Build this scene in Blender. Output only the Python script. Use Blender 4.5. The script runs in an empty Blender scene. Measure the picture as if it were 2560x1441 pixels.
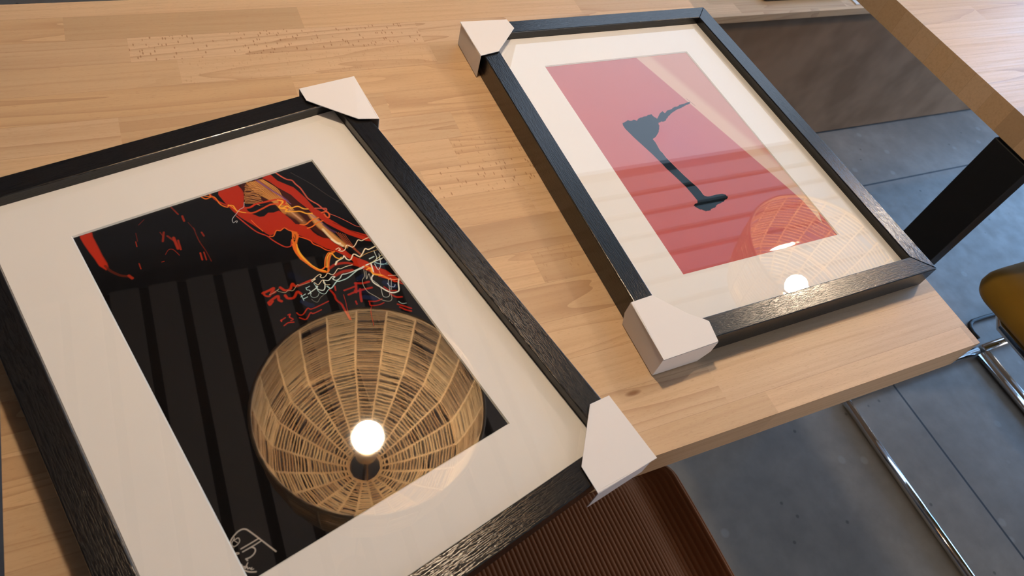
import bpy, math, random
import numpy as np
from mathutils import Matrix, Vector
scene = bpy.context.scene
COL = scene.collection
random.seed(11)
rng = np.random.default_rng(5)

# ------------------------------------------------------------------ camera, world, light, exposure
cam_data = bpy.data.cameras.new('camera')
cam = bpy.data.objects.new('camera', cam_data)
COL.objects.link(cam)
CR = ((0.9030514811727928, 0.1971202903271661, -0.3816302051632688),
      (-0.3781035979113782, 0.7863690914669262, -0.4885297547048199),
      (0.20380307062970304, 0.5854632722270582, 0.7846636637917482))
M = Matrix(CR).to_4x4()
M.translation = Vector((0.0, 0.0, 1.2385))
cam.matrix_world = M
cam_data.sensor_width = 36.0
cam_data.lens = 1766.216 / 2560 * 36.0
cam_data.clip_start = 0.02
cam_data.clip_end = 60
cam_data.dof.use_dof = True
cam_data.dof.focus_distance = 0.74
cam_data.dof.aperture_fstop = 13.0
scene.camera = cam
scene.view_settings.view_transform = 'Standard'
scene.view_settings.look = 'None'
scene.view_settings.gamma = 1.0
scene.view_settings.use_curve_mapping = False
scene.view_settings.exposure = -0.28

world = bpy.data.worlds.new('world')
scene.world = world
world.use_nodes = True
bg = world.node_tree.nodes['Background']
bg.inputs[0].default_value = (0.55, 0.72, 1.0, 1)
bg.inputs[1].default_value = 1.5

def area_light(name, loc, rot, sx, sy, power, col):
    d = bpy.data.lights.new(name, 'AREA')
    d.shape = 'RECTANGLE'; d.size = sx; d.size_y = sy; d.energy = power; d.color = col
    o = bpy.data.objects.new(name, d); COL.objects.link(o)
    o.location = loc; o.rotation_euler = rot
    return o
DAY = (0.24, 0.53, 1.0)
# overcast daylight standing in the big window of the right-hand wall
area_light('window_daylight', (3.78, .8, 1.22), (0, math.radians(90), 0), 2.3, 2.2, 115.0, DAY)
area_light('window_daylight_back', (2.35, 2.08, 2.0), (math.radians(-90), 0, 0), 2.25, 1.4, 13.0, (0.70, 0.85, 1.0))
area_light('warm_fill_front', (2.4, -3.58, 1.4), (math.radians(90), 0, 0), 2.1, 2.2, 55.0, (1.0, 0.86, 0.72))  # added warm fill from the front, not daylight; brightens floor and table edge
# added warm fill under the ceiling behind the camera, lifts the dim floor
area_light('warm_fill_ceiling', (.6, -1.9, 2.84), (0, 0, 0), 2.6, 1.2, 22.0, (1.0, 0.80, 0.60))

BULB_COL = (1.0, 0.80, 0.575)
BULB_STRENGTH = 620.0

# ------------------------------------------------------------------ mesh helpers
class MB:
    def __init__(self):
        self.v = []; self.f = []; self.a = []
    def quadmesh(self, verts, faces, val=(0, 0, 0)):
        n = len(self.v)
        self.v.extend([tuple(p) for p in verts])
        for q in faces:
            self.f.append(tuple(n + i for i in q)); self.a.append(val)
    def box(self, x0, x1, y0, y1, z0, z1, val=(0, 0, 0)):
        v = [(x0, y0, z0), (x1, y0, z0), (x1, y1, z0), (x0, y1, z0), (x0, y0, z1), (x1, y0, z1), (x1, y1, z1), (x0, y1, z1)]
        self.quadmesh(v, [(3, 2, 1, 0), (4, 5, 6, 7), (0, 1, 5, 4), (1, 2, 6, 5), (2, 3, 7, 6), (3, 0, 4, 7)], val)
    def tube(self, pts, r, n=8, val=(0, 0, 0), cap=True, closed=False):
        pts = [Vector(p) for p in pts]
        m = len(pts); rings = []
        up = None
        for i, p in enumerate(pts):
            if closed: t = pts[(i + 1) % m] - pts[i - 1]
            elif i == 0: t = pts[1] - pts[0]
            elif i == m - 1: t = pts[-1] - pts[-2]
            else: t = (pts[i + 1] - p).normalized() + (p - pts[i - 1]).normalized()
            t.normalize()
            if up is None:
                up = t.orthogonal().normalized()
            else:
                up = (up - t * up.dot(t)).normalized()
            w = t.cross(up)
            rr = r[i] if isinstance(r, (list, tuple)) else r
            rings.append([p + (up * math.cos(2 * math.pi * k / n) + w * math.sin(2 * math.pi * k / n)) * rr for k in range(n)])
        vs = [q for R in rings for q in R]
        fs = []
        for i in range(m if closed else m - 1):
            j = (i + 1) % m
            for k in range(n):
                l = (k + 1) % n
                fs.append((i * n + k, i * n + l, j * n + l, j * n + k))
        if cap and not closed:
            fs.append(tuple(range(n - 1, -1, -1))); fs.append(tuple((m - 1) * n + k for k in range(n)))
        self.quadmesh(vs, fs, val)
    def lathe(self, prof, n=32, val=(0, 0, 0), cx=0, cy=0):
        vs = [(cx + r * math.cos(2 * math.pi * k / n), cy + r * math.sin(2 * math.pi * k / n), z) for r, z in prof for k in range(n)]
        fs = [(i * n + k, i * n + (k + 1) % n, (i + 1) * n + (k + 1) % n, (i + 1) * n + k) for i in range(len(prof) - 1) for k in range(n)]
        self.quadmesh(vs, fs, val)
    def build(self, name, mat, parent=None, smooth=False, attr=None):
        me = bpy.data.meshes.new(name)
        me.from_pydata(self.v, [], self.f)
        me.validate(); me.update()
        if attr:
            at = me.attributes.new(attr, 'FLOAT_VECTOR', 'FACE')
            if len(me.polygons) == len(self.a):
                at.data.foreach_set('vector', np.array(self.a, dtype=np.float32).ravel())
        if smooth:
            me.polygons.foreach_set('use_smooth', [True] * len(me.polygons))
        me.materials.append(mat)
        o = bpy.data.objects.new(name, me); COL.objects.link(o)
        if parent: o.parent = parent
        return o

def bevel(o, w, seg=2):
    m = o.modifiers.new('bevel', 'BEVEL'); m.width = w; m.segments = seg; m.limit_method = 'ANGLE'; m.angle_limit = math.radians(35)
    return o
def empty(name, loc=(0, 0, 0), rz=0, label=None, cat=None, group=None):
    o = bpy.data.objects.new(name, None); COL.objects.link(o)
    o.location = loc; o.rotation_euler = (0, 0, rz); o.empty_display_size = 0.05
    return tag(o, label, cat, group)
def tag(o, label=None, cat=None, group=None, kind=None):
    if label: o['label'] = label
    if cat: o['category'] = cat
    if group: o['group'] = group
    if kind: o['kind'] = kind
    return o

# ------------------------------------------------------------------ node helpers
def mat(name):
    m = bpy.data.materials.new(name); m.use_nodes = True
    nt = m.node_tree; b = nt.nodes['Principled BSDF']
    return m, nt, b
def N(nt, t, **kw):
    n = nt.nodes.new(t)
    for k, v in kw.items():
        if k.startswith('i_'):
            n.inputs[int(k[2:])].default_value = v
        else: setattr(n, k, v)
    return n
def math_(nt, op, a, b=None, clamp=False):
    n = nt.nodes.new('ShaderNodeMath'); n.operation = op; n.use_clamp = clamp
    for i, x in enumerate((a, b)):
        if x is None: continue
        if isinstance(x, (int, float)): n.inputs[i].default_value = x
        else: nt.links.new(x, n.inputs[i])
    return n.outputs[0]
def maprange(nt, v, a, b, c=0.0, d=1.0):
    n = nt.nodes.new('ShaderNodeMapRange'); nt.links.new(v, n.inputs[0])
    for i, x in zip((1, 2, 3, 4), (a, b, c, d)): n.inputs[i].default_value = x
    return n.outputs[0]
def mixc(nt, f, a, b, mode='MIX'):
    n = nt.nodes.new('ShaderNodeMix'); n.data_type = 'RGBA'; n.blend_type = mode
    for s, x in ((n.inputs[0], f), (n.inputs[6], a), (n.inputs[7], b)):
        if isinstance(x, (int, float)): s.default_value = x
        elif isinstance(x, tuple): s.default_value = x if len(x) == 4 else (*x, 1)
        else: nt.links.new(x, s)
    return n.outputs[2]
def noise(nt, vec, scale, detail=3, rough=.5, dist=0.0):
    n = N(nt, 'ShaderNodeTexNoise'); n.inputs['Scale'].default_value = scale; n.inputs['Detail'].default_value = detail
    n.inputs['Roughness'].default_value = rough; n.inputs['Distortion'].default_value = dist
    if vec is not None: nt.links.new(vec, n.inputs['Vector'])
    return n.outputs[0]
def scaled(nt, vec, s, loc=None):
    n = N(nt, 'ShaderNodeVectorMath', operation='MULTIPLY'); nt.links.new(vec, n.inputs[0]); n.inputs[1].default_value = s
    return n.outputs[0]
def bump(nt, b, h, strength=.3, dist=.001):
    n = N(nt, 'ShaderNodeBump'); n.inputs['Strength'].default_value = strength; n.inputs['Distance'].default_value = dist
    nt.links.new(h, n.inputs['Height']); nt.links.new(n.outputs[0], b.inputs['Normal'])
def objco(nt): return N(nt, 'ShaderNodeTexCoord').outputs['Object']
def simple(name, col, rough=.5, metal=0.0, spec=.5, coat=0.0):
    m, nt, b = mat(name)
    b.inputs['Base Color'].default_value = (*col, 1); b.inputs['Roughness'].default_value = rough
    b.inputs['Metallic'].default_value = metal; b.inputs['Specular IOR Level'].default_value = spec
    if coat: b.inputs['Coat Weight'].default_value = coat
    # a faint surface mottling so no surface is perfectly even
    nz = noise(nt, objco(nt), 60, 3)
    c = mixc(nt, maprange(nt, nz, .3, .7, 0, .12), (*col, 1), tuple(x * .7 for x in col))
    nt.links.new(c, b.inputs['Base Color'])
    return m

# ------------------------------------------------------------------ materials
KNOT = (.2960, .1790)
def beech_material():
    m, nt, b = mat('beech_butcher_block')
    gn = N(nt, 'ShaderNodeNewGeometry'); nx = N(nt, 'ShaderNodeSeparateXYZ'); nt.links.new(gn.outputs['Normal'], nx.inputs[0])
    side = math_(nt, 'SUBTRACT', 1.0, math_(nt, 'ABSOLUTE', nx.outputs[0]), True)
    co = objco(nt)
    at = N(nt, 'ShaderNodeAttribute', attribute_name='stave')
    sep = N(nt, 'ShaderNodeSeparateXYZ'); nt.links.new(at.outputs['Vector'], sep.inputs[0])
    br, seed, fl = sep.outputs
    cmb = N(nt, 'ShaderNodeCombineXYZ')
    nt.links.new(math_(nt, 'MULTIPLY', seed, 7.3), cmb.inputs[0]); nt.links.new(math_(nt, 'MULTIPLY', seed, 3.1), cmb.inputs[1]); nt.links.new(math_(nt, 'MULTIPLY', seed, 1.7), cmb.inputs[2])
    add = N(nt, 'ShaderNodeVectorMath', operation='ADD'); nt.links.new(co, add.inputs[0]); nt.links.new(cmb.outputs[0], add.inputs[1])
    v = add.outputs[0]
    fig = noise(nt, scaled(nt, v, (1.5, 20, 20)), 1.0, 2, .4, .35)
    # cathedral figure: iso-lines of a slow noise field
    saw = math_(nt, 'FRACT', math_(nt, 'MULTIPLY', fig, 11.0))
    line = math_(nt, 'POWER', saw, 3.5)
    amt = maprange(nt, noise(nt, scaled(nt, cmb.outputs[0], (5, 5, 5)), 1.0, 0), .38, .6, .1, 1.0)
    streak = noise(nt, scaled(nt, v, (6, 260, 260)), 1.0, 3, .55)
    pores = noise(nt, scaled(nt, v, (170, 1300, 1300)), 1.0, 2, .6)
    base = mixc(nt, br, (0.40, 0.272, 0.148, 1), (0.69, 0.495, 0.322, 1))
    hue = mixc(nt, maprange(nt, noise(nt, scaled(nt, cmb.outputs[0], (11, 11, 11)), 1.0, 0), .35, .65), base, (0.62, 0.40, 0.20, 1))
    nt.links.new(base, hue.node.inputs[6]); hue = mixc(nt, .35, base, hue)
    c1 = mixc(nt, math_(nt, 'MULTIPLY', math_(nt, 'MULTIPLY', math_(nt, 'MULTIPLY', line, side), amt), .72), hue, (0.36, 0.215, 0.115, 1))
    c2 = mixc(nt, maprange(nt, streak, .45, .75, 0, .36), c1, (0.40, 0.25, 0.14, 1))
    c3 = mixc(nt, maprange(nt, pores, .58, .72, 0, .35), c2, (0.34, 0.20, 0.105, 1))
    # medullary flecks on quartered staves
    vo = N(nt, 'ShaderNodeTexVoronoi'); vo.inputs['Scale'].default_value = 1.0
    nt.links.new(scaled(nt, v, (430, 140, 140)), vo.inputs['Vector'])
    sc = N(nt, 'ShaderNodeSeparateColor'); nt.links.new(vo.outputs['Color'], sc.inputs[0])
    fmask = math_(nt, 'MULTIPLY', maprange(nt, vo.outputs['Distance'], .22, .36, 1, 0), math_(nt, 'GREATER_THAN', sc.outputs[0], .64))
    c4 = mixc(nt, math_(nt, 'MULTIPLY', math_(nt, 'MULTIPLY', fmask, fl), .75), c3, (0.27, 0.13, 0.055, 1))
    # glue lines between rows
    sx = N(nt, 'ShaderNodeSeparateXYZ'); nt.links.new(co, sx.inputs[0])
    fy = math_(nt, 'FRACT', math_(nt, 'DIVIDE', math_(nt, 'SUBTRACT', sx.outputs[1], .029), .0389))
    gl = math_(nt, 'LESS_THAN', fy, .012)
    c5 = mixc(nt, math_(nt, 'MULTIPLY', gl, .45), c4, (0.30, 0.18, 0.10, 1))
    # one small dark knot near the edge
    kx = math_(nt, 'DIVIDE', math_(nt, 'SUBTRACT', sx.outputs[0], KNOT[0]), .0075)
    ky = math_(nt, 'DIVIDE', math_(nt, 'SUBTRACT', sx.outputs[1], KNOT[1]), .0024)
    kd = math_(nt, 'ADD', math_(nt, 'MULTIPLY', kx, kx), math_(nt, 'MULTIPLY', ky, ky))
    c6 = mixc(nt, maprange(nt, kd, .15, 1.4, .85, 0), c5, (0.20, 0.085, 0.03, 1))
    nt.links.new(c6, b.inputs['Base Color'])
    b.inputs['Roughness'].default_value = .42
    nt.links.new(maprange(nt, streak, .3, .7, .36, .5), b.inputs['Roughness'])
    b.inputs['Specular IOR Level'].default_value = .42
    bump(nt, b, math_(nt, 'ADD', streak, pores), .12, .0006)
    return m
BEECH = beech_material()

def black_oak():
    m, nt, b = mat('black_brushed_oak')
    co = objco(nt)                     # rails are modelled along their own x axis
    g1 = noise(nt, scaled(nt, co, (70, 1150, 1150)), 1.0, 1, .5, .05)
    g2 = noise(nt, scaled(nt, co, (240, 1500, 1500)), 1.0, 1, .5, .1)
    h = math_(nt, 'ADD', math_(nt, 'MULTIPLY', g1, .6), math_(nt, 'MULTIPLY', g2, .55))
    hh = maprange(nt, h, .50, .64)
    c = mixc(nt, hh, (0.004, 0.0036, 0.0038, 1), (0.0095, 0.0088, 0.009, 1))
    nt.links.new(c, b.inputs['Base Color'])
    b.inputs['Roughness'].default_value = .22
    b.inputs['Specular IOR Level'].default_value = .52
    bump(nt, b, hh, .17, .0004)
    return m
BLACK_OAK = black_oak()

def glass_pane():
    m, nt, b = mat('clear_picture_glass')
    nt.nodes.remove(b)
    out = nt.nodes['Material Output']
    geo = N(nt, 'ShaderNodeNewGeometry')
    dot = N(nt, 'ShaderNodeVectorMath', operation='DOT_PRODUCT')
    nt.links.new(geo.outputs['Incoming'], dot.inputs[0]); nt.links.new(geo.outputs['Normal'], dot.inputs[1])
    c = math_(nt, 'ABSOLUTE', dot.outputs['Value'])
    p5 = math_(nt, 'POWER', math_(nt, 'SUBTRACT', 1.0, c, True), 5.0)
    F = math_(nt, 'ADD', math_(nt, 'MULTIPLY', p5, .96), .04)
    R = math_(nt, 'DIVIDE', math_(nt, 'MULTIPLY', F, 2.0), math_(nt, 'ADD', F, 1.0))
    tr = N(nt, 'ShaderNodeBsdfTransparent'); tr.inputs[0].default_value = (.985, .99, .985, 1)
    gl = N(nt, 'ShaderNodeBsdfGlossy'); gl.inputs['Roughness'].default_value = .0
    mx = N(nt, 'ShaderNodeMixShader')
    nt.links.new(R, mx.inputs[0]); nt.links.new(tr.outputs[0], mx.inputs[1]); nt.links.new(gl.outputs[0], mx.inputs[2])
    nt.links.new(mx.outputs[0], out.inputs[0])
    return m
GLASS = glass_pane()

def card_material(name, col, rough=.75):
    m, nt, b = mat(name)
    co = objco(nt)
    nz = noise(nt, co, 180, 4, .6); n2 = noise(nt, co, 14, 2)
    c = mixc(nt, maprange(nt, n2, .3, .7, 0, .10), (*col, 1), tuple(x * .88 for x in col))
    nt.links.new(c, b.inputs['Base Color'])
    b.inputs['Roughness'].default_value = rough
    b.inputs['Specular IOR Level'].default_value = .3
    bump(nt, b, nz, .08, .0004)
    return m
CARD = card_material('white_card', (.75, .715, .695))
MAT_BOARD = card_material('off_white_mat_board', (.82, .785, .76), .85)
MAT_CORE = simple('white_mat_core', (.84, .83, .78), .8)

def print_material(name, spec, wave):
    m, nt, b = mat(name)
    at = N(nt, 'ShaderNodeAttribute', attribute_name='ink')
    nt.links.new(at.outputs['Color'], b.inputs['Base Color'])
    b.inputs['Roughness'].default_value = .03
    b.inputs['Specular IOR Level'].default_value = spec
    co = objco(nt)
    n1 = noise(nt, co, 34, 2, .5); n2 = noise(nt, co, 420, 1, .5)
    h = math_(nt, 'ADD', n1, math_(nt, 'MULTIPLY', n2, .012))
    bump(nt, b, h, wave, .0012)
    return m
PRINT_DARK = print_material('glossy_dark_photo_paper', .45, .015)
PRINT_PINK = print_material('glossy_pink_photo_paper', .08, .12)

def rattan():
    m, nt, b = mat('natural_rattan')
    at = N(nt, 'ShaderNodeAttribute', attribute_name='cane')
    sep = N(nt, 'ShaderNodeSeparateXYZ'); nt.links.new(at.outputs['Vector'], sep.inputs[0])
    co = objco(nt)
    nz = noise(nt, co, 55, 3, .6)
    t = math_(nt, 'ADD', math_(nt, 'MULTIPLY', sep.outputs[0], .75), math_(nt, 'MULTIPLY', nz, .35), True)
    c = mixc(nt, t, (0.36, 0.19, 0.085, 1), (0.90, 0.68, 0.41, 1))
    nt.links.new(c, b.inputs['Base Color'])
    b.inputs['Roughness'].default_value = .5
    return m
RATTAN = rattan()

def concrete_floor():
    m, nt, b = mat('grey_concrete_tiles')
    co = objco(nt)
    n1 = noise(nt, co, 3.2, 5, .6); n2 = noise(nt, co, 22, 4, .6); n3 = noise(nt, co, 140, 3, .6)
    c = mixc(nt, maprange(nt, n1, .3, .7), (0.19, 0.176, 0.160, 1), (0.32, 0.298, 0.272, 1))
    c = mixc(nt, maprange(nt, n2, .35, .7, 0, .45), c, (0.17, 0.155, 0.138, 1))
    vo = N(nt, 'ShaderNodeTexVoronoi'); vo.inputs['Scale'].default_value = 15; nt.links.new(co, vo.inputs['Vector'])
    spot = maprange(nt, vo.outputs['Distance'], .10, .16, 1, 0)
    keep = math_(nt, 'GREATER_THAN', N(nt, 'ShaderNodeSeparateColor').outputs[0], .62)
    sc = keep.node.inputs[0].links[0].from_node
    nt.links.new(vo.outputs['Color'], sc.inputs[0])
    c = mixc(nt, math_(nt, 'MULTIPLY', math_(nt, 'MULTIPLY', spot, keep), .5), c, (0.34, 0.34, 0.33, 1))
    vd = N(nt, 'ShaderNodeTexVoronoi'); vd.inputs['Scale'].default_value = 26; nt.links.new(co, vd.inputs['Vector'])
    sd = N(nt, 'ShaderNodeSeparateColor'); nt.links.new(vd.outputs['Color'], sd.inputs[0])
    dspot = math_(nt, 'MULTIPLY', maprange(nt, vd.outputs['Distance'], .07, .12, 1, 0), math_(nt, 'GREATER_THAN', sd.outputs[1], .72))
    c = mixc(nt, math_(nt, 'MULTIPLY', dspot, .6), c, (0.06, 0.055, 0.05, 1))
    # joints every 1.2 m
    s = N(nt, 'ShaderNodeSeparateXYZ'); nt.links.new(co, s.inputs[0])
    def joint(o, off):
        f = math_(nt, 'FRACT', math_(nt, 'DIVIDE', math_(nt, 'ADD', o, 12 - off), 1.2))
        d = math_(nt, 'ABSOLUTE', math_(nt, 'SUBTRACT', f, .5))
        return math_(nt, 'GREATER_THAN', d, .5 - .0022)
    j = math_(nt, 'MAXIMUM', joint(s.outputs[0], 1.381), joint(s.outputs[1], .857))
    c = mixc(nt, j, c, (0.035, 0.037, 0.04, 1))
    nt.links.new(c, b.inputs['Base Color'])
    nt.links.new(maprange(nt, n2, .3, .7, .42, .55), b.inputs['Roughness'])
    b.inputs['Specular IOR Level'].default_value = .35
    bump(nt, b, math_(nt, 'SUBTRACT', math_(nt, 'MULTIPLY', n3, .2), j), .1, .001)
    return m
FLOOR = concrete_floor()

def cord_fabric(name, c0, c1, sheen=.4):
    m, nt, b = mat(name)
    co = objco(nt)
    nz = noise(nt, scaled(nt, co, (400, 400, 400)), 1.0, 3, .6); n2 = noise(nt, co, 9, 2)
    c = mixc(nt, maprange(nt, n2, .35, .65), (*c0, 1), (*c1, 1))
    nt.links.new(c, b.inputs['Base Color'])
    b.inputs['Roughness'].default_value = .9
    b.inputs['Specular IOR Level'].default_value = .2
    b.inputs['Sheen Weight'].default_value = sheen
    b.inputs['Sheen Roughness'].default_value = .4
    b.inputs['Sheen Tint'].default_value = (1, .75, .6, 1)
    bump(nt, b, nz, .2, .0006)
    return m
CORDUROY = cord_fabric('rust_brown_corduroy', (.26, .100, .040), (.33, .132, .054), .3)
MUSTARD = cord_fabric('mustard_velvet', (.30, .165, .018), (.38, .215, .03), .5)
LEATHER = cord_fabric('brown_bench_upholstery', (.19, .118, .068), (.265, .170, .104), .05)
CHROME = simple('polished_chrome', (.78, .78, .78), .06, 1.0)
BLACK_METAL = simple('black_powder_coat', (.006, .006, .007), .5)
BLACK_PLASTIC = simple('black_rubber', (.008, .008, .009), .45)
BRASS = simple('aged_brass', (.42, .30, .14), .3, 1.0)
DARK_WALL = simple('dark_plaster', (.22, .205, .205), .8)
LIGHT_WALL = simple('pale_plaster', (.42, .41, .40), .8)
SLAT = simple('brown_stained_slat', (.34, .26, .20), .6)
PALE_SLAT = simple('pale_grey_green_slat', (.50, .54, .51), .6)
CEIL = simple('charcoal_ceiling', (.045, .043, .043), .9)
OFFWHITE = simple('off_white_paper', (.6, .6, .6), .7)

def bulb_material():
    m, nt, b = mat('lit_frosted_bulb')
    b.inputs['Base Color'].default_value = (1, 1, 1, 1)
    b.inputs['Emission Color'].default_value = (*BULB_COL, 1)
    b.inputs['Emission Strength'].default_value = BULB_STRENGTH
    return m
BULB = bulb_material()

# ------------------------------------------------------------------ the room
def struct(name, mb, m):
    o = mb.build(name, m); o['kind'] = 'structure'; return o
X0, X1, Y0, Y1, H = -3.2, 3.7, -3.5, 2.0, 2.9
b_ = MB(); b_.box(X0 - .1, X1 + .1, Y0 - .1, Y1 + .1, -.06, 0); struct('floor', b_, FLOOR)
b_ = MB(); b_.box(X0 - .1, X1 + .1, Y0 - .1, Y1 + .1, H, H + .06); struct('ceiling', b_, CEIL)
b_ = MB()
for (xa, xb, za, zb) in ((X0, 1.2, 0, H), (3.5, X1, 0, H), (1.2, 3.5, 0, 1.25), (1.2, 3.5, 2.75, H)):
    b_.box(xa, xb, Y1, Y1 + .1, za, zb)
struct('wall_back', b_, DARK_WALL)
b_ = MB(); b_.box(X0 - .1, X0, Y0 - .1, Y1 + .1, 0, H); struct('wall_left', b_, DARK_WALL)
b_ = MB()
for (ya, yb, za, zb) in ((Y0 - .1, -.3, 0, H), (1.9, Y1 + .1, 0, H), (-.3, 1.9, 0, .06), (-.3, 1.9, 2.4, H)):
    b_.box(X1, X1 + .1, ya, yb, za, zb)
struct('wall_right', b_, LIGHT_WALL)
b_ = MB()
for (xa, xb, za, zb) in ((X0, 1.3, 0, H), (3.5, X1, 0, H), (1.3, 3.5, 0, .25), (1.3, 3.5, 2.55, H)):
    b_.box(xa, xb, Y0 - .1, Y0, za, zb)
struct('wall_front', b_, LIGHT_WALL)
def window(name, x0, x1, y0, y1, axis):
    b = MB(); t = .035
    if axis == 'x':
        for y in np.linspace(y0, y1, 4): b.box(X1 + .02, X1 + .07, y - t / 2 if y > y0 else y0, (y + t / 2) if y < y1 else y1, .06, 2.4)
        b.box(X1 + .02, X1 + .07, y0, y1, .06, .10); b.box(X1 + .02, X1 + .07, y0, y1, 2.36, 2.4)
    else:
        for x in np.linspace(x0, x1, 4): b.box(x - t / 2, x + t / 2, Y0 - .07, Y0 - .02, .25, 2.55)
        b.box(x0, x1, Y0 - .07, Y0 - .02, .25, .29); b.box(x0, x1, Y0 - .07, Y0 - .02, 2.51, 2.55)
    o = b.build(name, BLACK_METAL); o['kind'] = 'structure'
window('window_1', 0, 0, -.3, 1.9, 'x')
window('window_2', 1.3, 3.5, 0, 0, 'y')
# slatted rafts under the ceiling, seen only as reflections in the glass
b_ = MB()
x = -2.0
while x < 1.05:
    b_.box(x, x + .094, -2.5, 1.78, 2.60, 2.62); x += .1275
struct('trim_1', b_, SLAT)
b_ = MB()
y = 1.951
while y > -2.5:
    b_.box(1.15, 3.6, y - .094 - .031, y - .031, 2.60, 2.62); y -= .125
struct('trim_2', b_, PALE_SLAT)

# ------------------------------------------------------------------ tables
PITCH = .0389; Y_OFF = .029
def table_top(x0, x1, y0, y1, z0, z1, fixed, seed, name, parent):
    r = random.Random(seed)
    b = MB()
    k = int(math.floor((y0 - Y_OFF) / PITCH))
    while Y_OFF + k * PITCH < y1:
        ya = max(y0, Y_OFF + k * PITCH); yb = min(y1, Y_OFF + (k + 1) * PITCH)
        if k in fixed: joints = list(fixed[k])
        else:
            joints = []; x = x0 - r.uniform(0, .3)
            while x < x1:
                x += r.uniform(.24, .46); joints.append((x, None, None))
        xs = x0
        for (xj, brv, flv) in sorted(joints, key=lambda t: t[0]) + [(x1, None, None)]:
            xe = min(x1, xj)
            if xe - xs < .002: continue
            bv = brv if brv is not None else r.betavariate(2, 2) * .75 + .15
            fv = flv if flv is not None else (r.random() * .9 if r.random() < .14 else 0.0)
            b.box(xs, xe, ya, yb, z0, z1, (bv, r.random() * 9, fv))
            xs = xe
        k += 1
    return b.build(name, BEECH, parent, attr='stave')

FIXED = {   # staves read off the photograph: (end x, brightness, fleck)
    18: [(.30, .72, 0), (.60, .6, 0)],
    17: [(-.083, .55, 0), (.147, .25, 0), (.50, .55, 0)],
    16: [(-.029, .45, 0), (.273, .72, 1.0), (.52, .6, 0)],
    15: [(.012, .42, 0), (.276, .62, .25), (.5, .35, 0)],
    14: [(.115, .35, 0), (.40, .55, 0)],
    13: [(-.048, .55, 0), (.20, .35, 0), (.42, .6, 0)],
    12: [(.06, .6, 0), (.262, .45, 0), (.5, .5, .2)],
    11: [(.246, .6, 0), (.5, .55, .5)],
    10: [(.203, .4, 0), (.42, .66, .95)],
    9: [(.298, .5, 0), (.6, .6, 0)],
    4: [(.05, .5, 0), (.421, .6, 0)],
}
def make_table(x0, x1, y0, y1, seed, fixed, legs, label, name='dining_table'):
    t = empty(name, (0, 0, 0), 0, label, 'table')
    table_top(x0, x1, y0, y1, .708, .75, fixed, seed, 'tabletop', t)
    for (lx, ly, w, d) in legs:
        b = MB(); b.box(lx, lx + w, ly, ly + d, 0, .702)
        bevel(b.build('leg', BLACK_METAL, t), .0015)
        b = MB(); b.box(lx + .004, lx + w - .004, ly + .004, ly + d - .004, .702, .708)
        b.build('mounting_plate', BLACK_METAL, t)
    return t
make_table(-.145, .678, .1244, .755, 7, FIXED, [(-.105, .405, .03, .07), (.60, .405, .03, .07)],
           'beech butcher block table with the two black framed pictures lying on it')
make_table(1.071, 2.671, .0, .757, 23, {}, [(1.0745, .343, .031, .068), (2.63, .343, .031, .068)],
           'beech table in the top right corner, empty, on a black flat steel leg')

# ------------------------------------------------------------------ built-in bench behind the tables
t = empty('bench', (0, 0, 0), 0, 'low wooden bench with a brown upholstered front behind the gap between the tables', 'bench')
table_top(.55, 3.3, 1.07, 1.62, .433, .45, {}, 41, 'seat_board', t)
b_ = MB(); b_.box(.57, 3.28, 1.080, 1.60, .008, .433)
bevel(b_.build('front_panel', LEATHER, t), .003)
b_ = MB(); b_.box(.58, 3.27, 1.10, 1.59, 0, .008)
b_.build('plinth', BLACK_METAL, t)
b_ = MB(); b_.box(1.30, 1.57, 1.115, 1.40, .45, .472)
o = bevel(b_.build('laptop_sleeve', BLACK_PLASTIC), .009, 4)
o.rotation_euler = (0, 0, 0)
tag(o, 'flat black sleeve lying on the wooden bench, cut off by the top of the photo', 'sleeve')
b_ = MB(); b_.box(1.575, 1.66, 1.084, 1.33, .45, .4525)
tag(b_.build('paper_sheet', OFFWHITE), 'pale sheet of paper on the bench beside the flat black sleeve', 'paper')
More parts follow.
